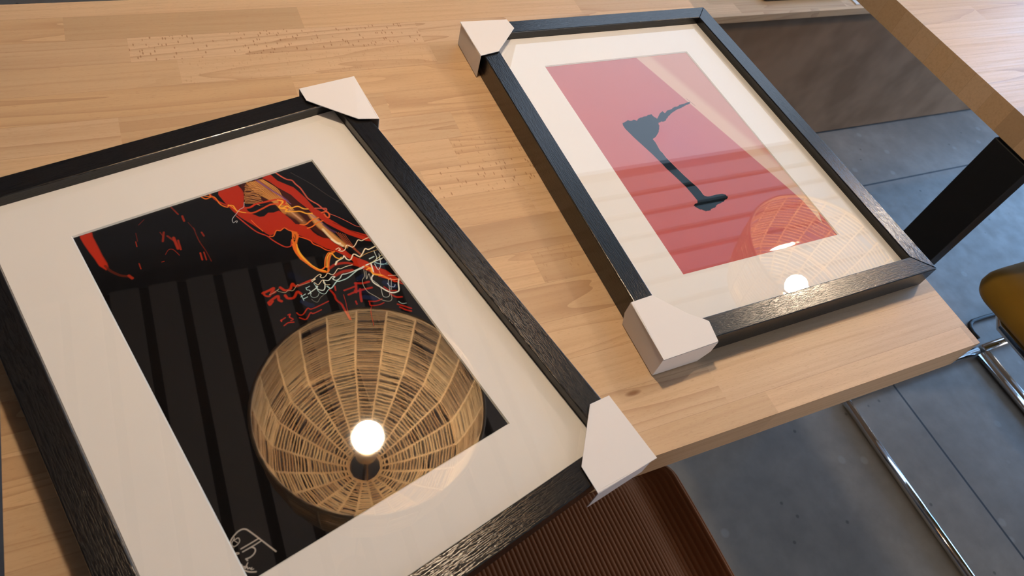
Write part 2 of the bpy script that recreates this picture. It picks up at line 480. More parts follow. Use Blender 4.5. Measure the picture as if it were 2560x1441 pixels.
# ------------------------------------------------------------------ artwork of the two prints
# strokes ('L') and filled shapes ('P') in millimetres from each print's centre: colour, width or edge softness, opacity, points
ART_TRAILS=[
("P",(178,46,22),0.5,1,[-94.7,152.5,-85.8,153.9,-87.1,146.8,-87.1,136.8,-87.3,125.8,-86.9,117.5,-87.4,113.6,-89.6,111.4,-92.4,117.5,-93.0,125.4,-94.1,133.6,-94.9,142.6,-95.1,148.7]),
("L",(90,32,18),1.9,0.8,[-88.9,115.6,-87.7,110.4,-85.4,105.9,-82.4,101.8,-78.5,98.9]),
("L",(165,50,28),2,0.9,[-77.8,99.3,-76.6,95.8]),
("L",(175,52,28),1.496,0.54,[-40.6,128.4,-44.6,120.0]),
("L",(175,52,28),1.36,0.45,[-39.7,123.7,-37.3,117.3]),
("L",(175,52,28),2.04,0.765,[-36.3,119.9,-37.5,108.1]),
("L",(175,52,28),1.36,0.63,[-34.4,115.8,-36.1,106.4]),
("L",(175,52,28),1.088,0.405,[-25.9,151.2,-24.0,141.5]),
("L",(175,52,28),1.496,0.675,[-22.0,138.3,-22.7,132.8]),
("L",(175,52,28),1.224,0.585,[-15.7,115.8,-15.6,111.5]),
("L",(175,52,28),0.68,0.72,[-62.0,128.3,-63.0,123.3]),
("L",(175,52,28),0.816,0.675,[-67.5,107.0,-68.2,101.5]),
("L",(175,52,28),0.544,0.54,[-47.8,106.7,-44.1,110.1,-41.3,109.1,-40.0,105.3,-39.2,101.4]),
("L",(175,52,28),0.612,0.72,[-52.8,100.9,-51.1,100.8]),
("L",(175,52,28),1.224,0.765,[-24.9,96.5,-26.2,89.4]),
("L",(175,52,28),0.952,0.63,[-22.2,96.1,-23.6,88.0]),
("L",(175,52,28),0.816,0.225,[-19.3,122.9,-20.8,108.9,-20.4,96.2,-20.9,85.2]),
("L",(175,52,28),0.68,0.18,[-20.7,130.1,-19.2,119.7]),
("L",(175,52,28),0.68,0.225,[-54.2,143.7,-48.7,147.3]),
("L",(175,52,28),0.68,0.225,[-58.9,136.6,-60.7,128.2]),
("L",(175,52,28),0.816,0.315,[-43.0,129.6,-42.6,125.2]),
("P",(70,25,14),1.2,0.8,[33.0,151.9,38.7,152.7,52.3,150.7,58.8,135.2,64.9,122.7,69.0,101.8,71.9,86.0,77.3,59.3,79.6,50.0,74.5,51.8,66.3,67.3,62.7,79.0,58.2,87.8,53.2,91.2,50.1,105.2,46.7,117.8,39.0,126.7,26.9,130.9,26.9,138.5]),
("L",(205,140,60),0.7,0.55,[37.9,151.6,40.3,137.6,48.0,120.6,49.7,105.7]),
("L",(225,165,85),0.7,0.55,[38.2,151.6,40.6,137.6,48.2,120.6,49.9,105.7]),
("L",(190,100,45),0.7,0.55,[38.8,150.2,41.8,137.1,48.4,120.6,49.7,104.9]),
("L",(150,75,35),0.7,0.55,[38.6,150.8,41.5,137.4,48.6,120.6,50.4,105.9]),
("L",(235,180,110),0.7,0.55,[39.1,151.4,41.8,137.3,48.9,120.6,50.7,106.1]),
("L",(205,140,60),0.7,0.55,[39.7,150.0,42.9,136.9,49.1,120.6,50.3,104.9]),
("L",(225,165,85),0.7,0.55,[40.3,150.9,43.2,136.8,49.3,120.6,51.0,105.9]),
("L",(190,100,45),0.7,0.55,[40.1,150.2,43.4,136.8,49.5,120.7,50.7,104.8]),
("L",(150,75,35),0.7,0.55,[41.1,151.0,44.0,136.6,49.7,120.7,51.1,105.3]),
("L",(235,180,110),0.7,0.55,[41.0,150.4,44.2,136.7,49.9,120.7,51.8,106.2]),
("L",(205,140,60),0.7,0.55,[41.4,151.0,44.4,136.7,50.1,120.7,51.2,104.7]),
("L",(225,165,85),0.7,0.55,[41.8,150.2,45.2,136.4,50.3,120.7,52.1,106.0]),
("L",(190,100,45),0.7,0.55,[42.1,150.1,45.6,136.3,50.5,120.7,51.7,104.8]),
("L",(150,75,35),0.7,0.55,[42.5,150.1,45.9,136.3,50.7,120.7,52.4,105.8]),
("L",(235,180,110),0.7,0.55,[42.6,150.3,46.1,136.3,50.9,120.8,52.8,106.3]),
("L",(205,140,60),0.7,0.55,[42.4,149.9,46.2,136.4,51.1,120.8,53.1,106.5]),
("L",(225,165,85),0.7,0.55,[42.6,150.2,46.3,136.4,51.3,120.8,53.1,106.1]),
("L",(190,100,45),0.7,0.55,[43.5,150.1,47.2,136.1,51.5,120.8,53.2,105.9]),
("L",(150,75,35),0.7,0.55,[44.4,150.3,48.0,135.8,51.8,120.8,53.4,105.8]),
("L",(235,180,110),0.7,0.55,[43.7,150.0,47.6,136.1,52.0,120.8,53.7,106.1]),
("L",(205,140,60),0.7,0.55,[44.1,149.7,48.2,135.9,52.2,120.8,53.9,106.0]),
("L",(225,165,85),0.7,0.55,[44.5,149.3,48.8,135.8,52.4,120.8,54.3,106.5]),
("L",(190,100,45),0.7,0.55,[44.8,150.5,48.7,135.9,52.6,120.9,53.9,105.1]),
("L",(150,75,35),0.7,0.55,[45.7,150.2,49.6,135.6,52.8,120.9,54.5,106.0]),
("L",(235,180,110),0.7,0.55,[45.4,150.0,49.6,135.7,53.0,120.9,55.0,106.6]),
("L",(205,140,60),0.7,0.55,[45.9,149.1,50.5,135.4,53.2,120.9,54.3,104.8]),
("L",(225,165,85),0.7,0.55,[46.3,148.9,50.9,135.3,53.4,120.9,55.4,106.7]),
("L",(190,100,45),0.7,0.55,[46.1,149.1,50.9,135.4,53.6,120.9,54.9,105.2]),
("L",(150,75,35),0.7,0.55,[46.6,149.0,51.4,135.3,53.8,120.9,55.2,105.5]),
("L",(235,180,110),0.7,0.55,[47.8,149.7,52.2,135.0,54.0,120.9,55.9,106.4]),
("L",(205,140,60),0.7,0.55,[47.8,150.1,52.2,135.1,54.2,121.0,55.9,106.0]),
("L",(225,165,85),0.7,0.55,[48.5,149.5,53.1,134.8,54.5,121.0,56.5,106.8]),
("L",(190,100,45),0.7,0.55,[48.1,150.1,52.6,135.1,54.7,121.0,55.9,105.2]),
("L",(150,75,35),0.7,0.55,[48.6,149.7,53.3,134.9,54.9,121.0,56.8,106.6]),
("L",(235,180,110),0.7,0.55,[49.5,149.2,54.3,134.5,55.1,121.0,56.9,106.4]),
("L",(205,140,60),0.7,0.55,[49.2,150.1,53.8,134.9,55.3,121.0,57.1,106.5]),
("L",(225,165,85),0.7,0.55,[50.0,149.7,54.8,134.5,55.5,121.0,57.5,106.7]),
("L",(190,100,45),0.7,0.55,[50.1,149.6,55.0,134.5,55.7,121.1,56.7,104.8]),
("L",(150,75,35),0.7,0.55,[49.9,149.3,55.0,134.6,55.9,121.1,57.2,105.3]),
("L",(235,180,110),0.7,0.55,[50.2,148.4,55.7,134.4,56.1,121.1,57.7,105.9]),
("L",(205,140,60),0.7,0.55,[50.7,149.3,55.9,134.4,56.3,121.1,58.3,106.8]),
("L",(225,165,85),0.7,0.55,[51.3,149.4,56.5,134.2,56.5,121.1,57.7,105.1]),
("L",(190,100,45),0.7,0.55,[51.9,148.8,57.3,133.9,56.8,121.1,58.7,106.8]),
("L",(150,75,35),0.7,0.55,[51.8,149.4,57.1,134.1,57.0,121.1,58.8,106.5]),
("L",(235,180,110),0.7,0.55,[51.7,148.4,57.5,134.0,57.2,121.1,59.0,106.6]),
("L",(205,140,60),0.7,0.55,[51.8,148.4,57.7,134.0,57.4,121.2,58.8,105.8]),
("L",(190,120,60),0.45,0.7,[36.6,149.4,39.6,148.2,42.6,145.6,47.6,140.7]),
("L",(230,170,110),0.45,0.7,[36.0,149.0,38.9,147.7,42.3,145.9,45.2,141.0]),
("L",(90,50,30),0.45,0.7,[36.0,148.4,38.6,146.4,42.2,145.1,47.0,139.7]),
("L",(215,150,80),0.45,0.7,[35.4,148.1,38.1,146.2,41.5,144.6,46.5,139.6]),
("L",(190,120,60),0.45,0.7,[34.6,147.8,37.2,145.8,40.5,144.0,43.1,139.9]),
("L",(230,170,110),0.45,0.7,[35.4,146.8,38.2,145.2,41.7,143.7,48.0,139.1]),
("L",(90,50,30),0.45,0.7,[35.1,146.3,38.0,144.7,41.4,143.2,44.4,138.9]),
("L",(215,150,80),0.45,0.7,[34.3,146.1,37.1,144.4,40.3,142.2,44.4,139.9]),
("L",(190,120,60),0.45,0.7,[34.6,145.3,37.9,144.7,40.6,141.5,43.5,137.6]),
("L",(230,170,110),0.45,0.7,[34.2,144.9,36.8,143.0,40.2,141.4,46.6,137.1]),
("L",(90,50,30),0.45,0.7,[33.8,144.5,36.8,143.4,39.7,140.7,45.5,136.3]),
("L",(215,150,80),0.45,0.7,[33.3,144.0,36.6,143.5,39.6,141.0,44.3,136.2]),
("L",(190,120,60),0.45,0.7,[33.6,143.3,36.4,141.8,39.8,140.2,43.4,135.3]),
("L",(230,170,110),0.45,0.7,[32.8,143.0,36.1,142.5,38.8,139.3,45.2,135.6]),
("L",(90,50,30),0.45,0.7,[32.6,142.5,35.7,141.4,38.6,138.8,42.8,135.7]),
("L",(215,150,80),0.45,0.7,[32.3,142.0,34.9,140.0,38.6,138.9,41.3,134.8]),
("L",(190,120,60),0.45,0.7,[32.7,141.3,35.6,139.9,38.8,137.9,44.4,132.3]),
("L",(230,170,110),0.45,0.7,[31.3,141.3,33.9,139.4,37.4,138.1,40.8,133.3]),
("L",(90,50,30),0.45,0.7,[31.5,140.6,34.2,138.8,37.7,137.4,43.9,132.9]),
("L",(215,150,80),0.45,0.7,[30.9,140.2,33.8,138.9,37.0,136.9,41.3,131.6]),
("L",(190,120,60),0.45,0.7,[31.5,139.4,34.8,138.8,37.6,136.1,42.3,131.6]),
("L",(230,170,110),0.45,0.7,[31.3,138.8,34.2,137.6,37.5,135.8,40.5,130.9]),
("L",(90,50,30),0.45,0.7,[30.5,138.6,33.2,136.9,36.4,134.7,41.4,130.3]),
("L",(215,150,80),0.45,0.7,[30.6,137.9,33.7,136.9,36.5,134.1,40.7,129.4]),
("L",(190,120,60),0.45,0.7,[30.0,137.6,32.6,135.7,35.9,133.9,41.0,129.9]),
("L",(230,170,110),0.45,0.7,[29.5,137.2,32.2,135.5,35.6,133.9,41.1,130.0]),
("L",(90,50,30),0.45,0.7,[29.2,136.8,32.3,136.0,35.1,133.1,38.1,128.9]),
("L",(215,150,80),0.45,0.7,[29.4,136.1,32.2,134.6,35.5,132.8,40.8,129.0]),
("L",(190,120,60),0.45,0.7,[29.2,135.6,31.8,133.6,35.3,132.4,40.5,128.0]),
("L",(230,170,110),0.45,0.7,[28.8,135.1,32.0,134.5,35.0,132.1,40.8,125.9]),
("L",(90,50,30),0.45,0.7,[29.3,134.3,32.0,132.5,35.2,130.5,38.4,127.1]),
("L",(215,150,80),0.45,0.7,[28.6,134.0,31.5,132.6,34.5,130.2,39.7,124.9]),
("L",(190,120,60),0.45,0.7,[27.9,133.8,30.6,132.2,33.8,130.2,39.2,125.4]),
("L",(230,170,110),0.45,0.7,[28.7,132.8,31.7,131.7,34.5,129.0,38.7,125.1]),
("L",(90,50,30),0.45,0.7,[28.5,132.2,31.3,130.6,34.6,128.9,38.2,125.4]),
("L",(215,150,80),0.45,0.7,[27.9,131.9,30.4,129.8,33.8,128.1,38.1,124.6]),
("L",(190,120,60),0.45,0.7,[27.9,131.3,31.0,130.3,34.0,127.9,36.9,125.2]),
("L",(230,170,110),0.45,0.7,[27.3,131.0,30.1,129.4,33.3,127.4,36.8,122.6]),
("L",(90,50,30),0.45,0.7,[27.2,130.4,30.3,129.6,33.4,127.3,39.0,120.9]),
("L",(215,150,80),0.45,0.7,[27.4,129.7,30.2,128.2,33.5,126.4,36.6,123.3]),
("L",(110,60,110),1.6,0.8,[46.6,151.6,49.2,144.2,53.1,133.6,56.6,125.8,59.4,116.7]),
("L",(150,110,160),0.8,0.6,[47.1,148.7,53.0,133.2,57.2,122.1,60.0,113.0]),
("P",(200,140,85),1.5,0.55,[50.2,112.7,58.0,108.9,60.7,97.4,61.8,87.7,58.2,87.8,56.4,96.2,52.0,104.3]),
("L",(225,175,140),1.5,0.55,[55.6,106.7,57.8,98.9,59.7,92.1]),
("P",(215,155,90),1,0.95,[67.1,96.8,71.4,95.5,72.5,84.8,74.3,73.1,77.1,61.0,80.0,50.6,78.0,49.2,73.9,55.3,72.1,61.1,70.8,70.0,68.1,78.7,67.1,85.0]),
("L",(245,220,180),2,0.8,[70.3,76.0,71.2,67.3,72.8,60.0,76.1,52.6]),
("L",(255,240,215),1.6,0.8,[71.4,63.1,73.3,57.7,75.6,56.1]),
("L",(150,100,150),1,0.7,[68.4,97.0,70.9,89.9,73.0,82.1]),
("L",(80,50,90),2,0.7,[73.2,80.3,75.2,73.5,77.7,68.9]),
("L",(190,90,50),0.6,0.6,[78.6,68.5,79.0,60.1,79.7,52.4]),
("L",(190,90,50),0.6,0.6,[79.8,67.1,80.0,58.5,80.7,50.7]),
("L",(190,90,50),0.6,0.6,[80.9,65.8,81.1,57.0,81.6,49.0]),
("L",(190,90,50),0.6,0.6,[82.3,64.3,82.3,55.3,82.7,47.0]),
("L",(190,90,50),0.6,0.6,[83.6,62.7,83.5,53.5,83.7,45.0]),
("L",(190,90,50),1.6,0.6,[81.7,51.4,83.1,45.0,84.5,38.6]),
("P",(178,46,22),0.3,1,[17.2,159.5,25.9,164.9,29.0,157.3,29.5,144.1,29.3,139.9,25.6,128.1,25.5,121.5,27.2,116.5,31.0,110.9,34.6,110.0,39.2,112.2,43.1,110.4,47.9,110.5,50.1,105.2,52.2,97.5,53.2,91.2,58.2,87.8,61.3,82.2,61.7,77.0,63.3,72.1,66.3,67.3,69.8,64.7,71.1,59.2,74.5,51.8,76.8,42.6,80.4,36.0,85.4,29.4,86.9,25.4,89.1,19.6,91.4,12.9,97.6,4.1,94.7,-0.5,90.0,7.4,85.6,13.6,80.9,21.6,78.2,27.7,74.5,37.5,71.0,45.6,67.0,51.7,63.3,56.0,58.5,64.1,54.0,72.8,50.0,78.9,47.4,84.3,45.4,88.6,43.2,91.3,39.4,90.8,36.1,91.2,33.7,88.8,29.8,89.1,28.1,91.6,26.4,96.5,22.9,104.8,19.5,112.2,17.3,117.3,14.9,125.9,13.2,137.5,12.2,148.1]),
("P",(178,46,22),0.3,1,[52.3,150.7,60.0,152.9,61.0,148.4,62.3,142.4,70.8,129.5,72.0,124.5,74.1,113.9,74.7,106.7,75.2,100.4,78.5,93.7,80.4,84.3,85.2,73.5,89.5,65.4,97.8,56.3,101.5,52.7,101.3,44.6,95.6,49.1,85.4,62.5,79.2,74.0,75.9,80.6,73.3,88.6,71.0,94.8,69.7,103.1,66.8,113.1,64.9,122.7,58.8,135.2,55.5,144.8]),
("L",(12,9,9),0.7,0.6,[81.2,78.8,87.0,70.0,91.4,62.0,98.8,52.4]),
("L",(200,90,70),1.2,1,[65.1,151.9,67.5,145.3,70.1,140.5,73.4,137.6,74.1,132.4,75.5,126.4,75.6,119.3,75.6,113.2,77.3,108.0,79.7,103.0,81.3,96.6,82.7,93.3,83.8,95.4,81.5,96.9,75.5,99.9]),
("L",(200,90,70),0.6,1,[83.2,89.6,88.5,81.9,93.0,73.8,96.7,66.8,101.5,62.8]),
("L",(225,100,50),1.3,1,[78.1,93.0,82.2,92.3,83.1,88.8,81.1,85.6,79.5,87.3,79.4,90.7]),
("L",(178,46,22),2.4,1,[29.3,152.4,30.0,143.1,26.5,134.1,23.0,130.5]),
("L",(178,46,22),1.4,1,[6.1,152.8,8.3,142.9,13.6,133.4]),
("L",(232,120,40),1,1,[-0.8,151.7,1.7,147.9,7.9,147.5,9.3,137.2,12.9,132.0,14.8,133.7,17.5,126.3,17.5,123.7]),
("L",(232,120,40),1,1,[6.1,152.8,5.7,149.1,1.6,151.8,0.1,153.9]),
("L",(250,180,60),0.8,1,[14.4,133.9,17.5,131.5,17.8,125.8,20.4,122.3,24.0,119.6]),
("L",(200,200,205),0.5,0.8,[26.9,131.2,24.2,126.5,20.7,125.6,16.4,122.5,11.0,118.4,10.0,114.3,12.4,115.1,13.4,114.6,12.2,113.2]),
("L",(200,60,30),1.7,1,[24.4,125.4,29.0,124.0,34.4,125.5,39.8,124.6,46.6,123.8,52.6,122.6,56.2,120.0,57.0,117.9,53.9,120.3,52.4,118.4,54.6,115.6,56.6,117.2]),
("L",(215,80,35),1.5,1,[24.1,119.7,28.8,117.4,36.9,118.4,44.6,119.7,50.3,117.8,55.8,114.2,56.7,111.2,53.4,109.5,50.5,113.4,50.6,115.9]),
("L",(250,180,60),1.2,1,[52.3,121.9,55.5,118.6,51.5,115.5,49.6,113.9,52.1,111.8,56.1,112.4,58.0,108.9,63.7,108.2,66.9,103.6,70.0,101.7]),
("L",(250,180,60),1.3,1,[50.2,112.7,54.4,109.0,52.4,107.4,57.5,104.5,63.1,102.1,66.4,97.9,70.6,95.9]),
("L",(230,120,45),1.2,1,[56.4,89.1,60.1,86.9,66.0,88.9,73.0,89.2]),
("L",(230,120,45),1.1,1,[59.7,82.6,63.9,82.5,69.9,84.5,74.9,84.5]),
("L",(240,110,40),0.6,1,[23.5,111.0,24.7,103.8,26.6,95.6]),
("L",(190,60,40),1,1,[15.1,120.1,18.5,107.7,22.1,97.1,27.2,89.7,29.1,84.0,31.8,77.8,35.0,72.6,39.2,71.6,41.9,75.8,44.1,77.9]),
("L",(225,110,45),0.9,1,[28.9,88.4,31.8,87.3,36.2,91.5,39.1,90.1,43.2,91.3,45.0,87.9,46.9,84.5,44.1,77.9,46.8,76.1,49.8,79.8]),
("P",(232,120,40),0.4,0.9,[47.1,86.1,50.2,82.8,49.3,77.6,46.4,74.3,44.4,71.3,42.9,67.3,42.1,62.2,43.1,56.2,44.5,47.6,41.8,49.1,39.4,55.8,39.0,63.1,40.9,71.5,45.4,75.6,45.4,80.4]),
("L",(12,9,9),0.9,0.6,[47.5,81.0,46.7,78.2,44.9,75.9]),
("L",(250,180,60),1,1,[42.9,67.3,42.2,61.4,42.8,53.3,44.2,47.1]),
("L",(230,90,35),0.9,1,[48.9,77.9,52.0,74.6,55.4,69.7,56.1,65.3,59.5,60.3,62.1,55.0,65.7,51.6]),
("L",(235,110,40),1.1,1,[41.0,72.6,39.6,64.8,40.5,56.7,42.1,49.9,44.7,42.7,49.0,38.8,53.4,39.8]),
("L",(232,120,40),1.6,1,[43.1,76.7,41.3,68.2,40.7,60.8,41.5,53.6,43.6,46.7,46.0,40.4,50.0,35.8,53.3,34.9,56.8,41.4,61.4,47.5,64.7,50.0,67.0,50.5]),
("L",(250,180,60),0.9,1,[44.0,71.0,41.4,62.1,42.8,51.3,46.9,40.8,51.3,35.9]),
("L",(232,120,40),1,1,[52.5,39.4,57.3,47.1,62.2,51.3,64.9,49.1]),
("L",(250,180,60),0.9,1,[54.0,38.6,58.9,47.1,63.7,50.5,64.7,47.5,65.1,44.7,67.0,42.0,69.2,42.5]),
("L",(178,46,22),2.2,0.8,[55.7,36.9,61.5,38.1,69.9,35.4,76.5,29.3]),
("L",(178,46,22),2.6,0.75,[54.9,28.2,63.0,28.9,70.3,26.7]),
("P",(178,46,22),0.4,1,[76.6,37.8,83.9,30.6,86.8,23.9,94.6,13.9,99.6,-0.6,101.1,-4.8,95.2,3.4,86.7,12.1,81.2,20.1,76.9,26.6,74.7,32.0]),
("L",(200,60,30),1,1,[100.4,-6.1,94.4,2.2,86.3,11.5]),
("L",(178,46,22),2,0.95,[-0.6,38.8,4.8,39.0,8.5,39.3,5.0,35.7,7.9,35.7]),
("L",(178,46,22),2,0.95,[13.1,37.7,15.2,33.4,19.1,32.8,22.8,36.5,24.7,33.0,37.0,32.9]),
("L",(178,46,22),2,0.95,[-0.7,28.8,3.5,30.3,8.0,31.0,7.0,27.6,8.2,25.4]),
("L",(178,46,22),2,0.95,[13.0,29.0,13.7,25.5,17.8,24.1,22.6,27.8,24.1,24.6]),
("L",(178,46,22),1.5,1,[5.3,36.4,2.4,34.0,-0.1,36.2,0.1,39.2]),
("L",(178,46,22),1.6,1,[-1.0,28.1,-0.7,26.4,2.6,28.5]),
("L",(185,48,28),0.95,0.85,[-0.2,9.5,3.7,10.3]),
("L",(185,48,28),0.95,0.85,[6.7,11.6,8.4,11.5,6.8,9.3,8.2,6.3,6.2,5.9]),
("L",(185,48,28),0.95,0.85,[-0.2,4.2,3.5,5.1,7.4,3.7]),
("L",(185,48,28),0.95,0.85,[13.2,10.3,14.1,7.5,16.8,6.8,22.1,10.1,24.1,8.2,30.1,8.0,39.1,8.5]),
("L",(185,48,28),0.95,0.85,[12.9,5.2,16.5,1.6,22.1,5.4,23.6,3.8,30.4,3.9]),
("L",(185,48,28),0.95,0.85,[-0.1,8.6,0.3,9.9]),
("L",(178,40,24),1.44,0.8,[45.4,17.8,46.0,11.9,45.1,6.8,46.5,1.3,46.1,-4.0,45.3,-14.4]),
("L",(178,40,24),1.08,0.8,[50.5,19.1,49.0,15.1]),
("L",(178,40,24),1.44,0.8,[54.9,11.9,64.9,11.3]),
("L",(178,40,24),1.728,0.8,[55.8,6.6,63.5,6.4,75.3,4.1]),
("L",(178,40,24),1.872,0.8,[65.9,14.1,70.9,11.4,76.2,10.2]),
("L",(178,40,24),1.8,0.8,[66.4,13.9,62.4,6.2,62.3,7.9]),
("L",(178,40,24),1.728,0.8,[66.5,7.2,62.8,-0.4,61.5,-3.8]),
("L",(178,40,24),1.152,0.8,[66.5,-6.5,71.5,-9.2,76.5,-9.5]),
("L",(178,40,24),0.936,0.8,[66.3,-7.9,65.9,-10.9,71.7,-13.3,76.2,-13.4]),
("L",(178,40,24),1.44,0.8,[85.0,-7.7,87.7,-13.2,91.8,-15.4]),
("L",(178,40,24),1.296,0.8,[85.0,-19.8,89.0,-24.4,92.4,-28.7]),
("L",(178,40,24),1.296,0.8,[85.1,-23.1,88.1,-27.9,91.1,-30.8]),
("L",(178,40,24),1.152,0.8,[84.3,0.1,86.5,-5.2,91.1,-7.7]),
("L",(178,40,24),0.504,0.8,[52.3,8.5,50.4,1.5,47.2,-7.7,45.9,-15.5]),
("L",(178,40,24),1.296,0.8,[57.6,-1.6,57.0,-4.4]),
("L",(178,40,24),0.432,0.8,[66.7,-10.6,62.7,-16.3,58.2,-28.5]),
("L",(38,60,110),4,0.225,[21.9,17.9,23.5,13.9,26.2,10.9]),
("L",(38,60,110),4,0.3,[65.6,-1.2,69.3,-4.0,72.2,-6.8]),
("L",(38,60,110),4.8,0.175,[70.5,16.6,75.1,17.5]),
("L",(38,60,110),4.8,0.25,[87.1,3.6,92.4,-3.4]),
("L",(38,60,110),6.4,0.175,[92.4,21.8,101.9,20.3]),
("L",(38,60,110),5.6,0.075,[26.0,45.3,30.2,36.5]),
("L",(38,60,110),4.8,0.125,[65.8,6.0,69.6,2.3]),
("L",(255,238,205),0.682,1,[69.4,51.9,72.0,52.3,72.5,50.3,70.7,50.0,72.9,47.9,75.9,48.5,79.5,51.9,82.3,47.9,85.5,48.8,90.4,52.5,92.6,50.5,97.0,50.9,101.8,50.7]),
("L",(255,238,205),0.992,1,[61.9,38.7,64.9,40.6,69.9,41.3,71.8,42.9,72.2,38.4,74.8,37.0,79.7,40.9,82.6,36.4,86.2,38.0,91.0,41.6,93.2,39.6,100.5,40.2]),
("L",(255,238,205),1.364,1,[61.5,38.1,63.7,40.3]),
("L",(255,238,205),0.62,1,[37.0,32.9,40.6,32.6,36.8,31.3]),
("L",(255,238,205),0.496,1,[37.5,32.6,45.1,35.1,46.3,33.7,44.8,32.8,46.1,30.9,48.9,31.4,51.8,33.2,53.6,30.6,55.9,30.2,60.9,33.4,62.9,32.3,67.6,32.4,73.1,31.6]),
("L",(190,225,225),0.496,1,[30.0,27.8,33.4,28.3]),
("L",(190,225,225),0.496,1,[30.3,28.4,29.8,26.2,31.4,24.6,30.8,21.0]),
("L",(225,238,230),0.744,1,[28.9,22.0,34.7,23.6,38.4,24.8,37.8,26.0,37.4,22.9,40.2,19.9,42.6,20.9,45.0,25.3,45.4,28.4,48.8,26.5,53.0,28.4,55.0,27.3,52.5,26.2,54.3,23.6,57.8,24.2,61.1,26.6,64.0,25.9,69.6,25.4,77.1,25.7,85.5,26.3,97.7,26.0]),
("L",(190,225,225),0.868,1,[45.1,22.0,47.0,18.6,53.6,22.4,56.4,21.7,62.8,21.5,70.8,23.9,77.1,25.7]),
("L",(190,225,225),0.558,1,[22.8,22.1,27.0,23.0]),
("L",(190,225,225),0.558,1,[23.3,19.5,27.1,19.8]),
("L",(190,225,225),0.434,1,[23.8,24.0,23.5,21.0,23.1,18.0]),
("L",(190,225,225),0.496,1,[37.6,29.3,37.4,25.3,37.1,19.9,40.0,16.0,44.4,18.4,47.0,18.6]),
("L",(150,170,165),0.434,1,[30.6,21.8,29.8,19.1,31.1,16.8,34.2,16.7,36.4,18.7]),
("L",(130,130,120),0.31,1,[28.8,16.5,29.5,13.8,31.6,11.8,35.4,14.5,38.3,15.3]),
("L",(255,238,205),0.434,1,[38.0,29.9,38.6,28.8,39.9,26.4,44.4,28.9,45.8,28.1,44.3,26.5,45.3,23.5,47.8,22.2]),
("L",(170,160,130),0.434,1,[3.0,35.3,5.9,35.2,10.7,36.6,11.5,36.9,10.1,35.3,14.2,31.5,17.1,32.3,20.4,30.5,25.8,34.0,27.0,32.6,35.0,31.5]),
("L",(230,238,235),0.744,1,[71.0,25.5,77.2,24.7,83.2,25.8,90.8,26.1,100.0,26.5]),
("L",(215,210,150),0.62,1,[85.5,26.3,89.8,26.6,96.3,28.4,100.3,29.8]),
("L",(200,225,225),0.992,1,[88.7,30.6,93.0,31.0]),
("L",(190,150,90),0.496,1,[81.8,35.1,87.4,36.5,94.2,36.5,100.2,36.0]),
("L",(215,225,215),0.558,1,[96.2,36.3,95.3,32.4,94.4,28.6,90.5,25.4]),
("L",(215,225,225),0.558,1,[98.3,31.7,96.5,27.4,93.4,20.5,89.2,17.5,89.7,24.1]),
("L",(150,200,215),0.62,1,[90.5,25.4,93.9,21.9,100.0,18.3]),
("L",(150,200,215),0.496,1,[91.1,24.2,95.6,20.2,101.8,21.2]),
("L",(240,238,225),1.054,1,[87.1,25.5,84.0,16.1,80.4,12.9,79.1,9.5,79.7,5.9,81.7,1.5,84.0,-3.8,86.9,-7.9,90.9,-9.2,93.5,-8.2,96.5,-2.3,100.1,2.5]),
("L",(170,165,150),0.434,1,[78.9,23.0,76.1,16.9,72.4,13.9,70.5,8.4,70.6,1.8,73.5,-4.6,76.2,-10.2,80.5,-14.1,83.6,-13.4,85.7,-8.8]),
("L",(190,190,180),0.434,1,[79.7,20.9,76.1,13.6,80.3,17.2,78.8,11.3,79.2,8.6]),
("L",(185,190,185),0.434,1,[80.0,9.9,81.7,1.5,79.0,-7.7,83.0,-9.9,86.5,-5.2,90.8,4.1,93.6,4.3,87.9,-5.1]),
("L",(230,200,180),0.558,1,[93.4,8.5,98.1,6.0,100.1,5.8,99.9,10.2]),
("L",(240,170,120),0.496,1,[91.9,6.0,94.8,2.8,99.3,1.2,99.6,-0.6]),
("L",(220,140,90),0.62,1,[89.4,16.6,88.3,11.3,90.3,10.2]),
("L",(232,120,40),1.6,1,[81.3,26.0,83.6,23.0,83.4,18.1,84.9,14.8,88.8,11.0,92.0,5.1]),
("L",(250,180,60),1.2,1,[81.0,21.9,84.8,21.6,83.3,15.6,88.8,11.0]),
("L",(170,190,220),0.62,1,[88.7,1.9,88.8,-1.5,91.5,-3.8,93.4,-2.3]),
("L",(190,225,225),0.372,1,[87.0,-17.7,88.4,-20.9,91.7,-22.3]),
("L",(60,54,50),0.8,0.8,[76.8,146.4,85.7,127.8,92.1,109.6,99.3,92.1,101.1,79.1]),
("L",(196,186,176),0.85,0.85,[-99.7,-124.4,-98.3,-122.7,-95.9,-121.3,-93.1,-120.2,-90.5,-120.1,-88.6,-121.0,-87.2,-123.1,-84.2,-130.4,-81.7,-136.9,-79.1,-143.7]),
("L",(196,186,176),0.75,0.85,[-95.7,-130.9,-89.6,-130.9,-84.1,-130.8]),
("L",(196,186,176),0.75,0.85,[-95.6,-133.1,-89.6,-133.2,-83.7,-133.0]),
("L",(196,186,176),0.8,0.85,[-90.1,-133.2,-88.9,-134.8,-89.1,-136.6,-90.9,-138.0,-93.5,-138.5,-95.9,-138.1]),
("L",(196,186,176),0.9,0.85,[-95.6,-139.0,-95.5,-139.3]),
("L",(196,186,176),0.5,0.85,[-97.0,-123.5,-98.6,-124.5,-99.2,-126.1,-98.4,-127.4,-96.6,-127.4,-94.6,-126.4,-94.0,-124.9,-94.4,-123.7,-95.8,-123.7,-97.0,-123.5,-96.1,-122.5]),
("L",(196,186,176),0.4,0.85,[-97.0,-123.9,-96.4,-125.0,-95.9,-126.3]),
("L",(196,186,176),0.4,0.85,[-99.6,-127.9,-99.1,-128.1]),
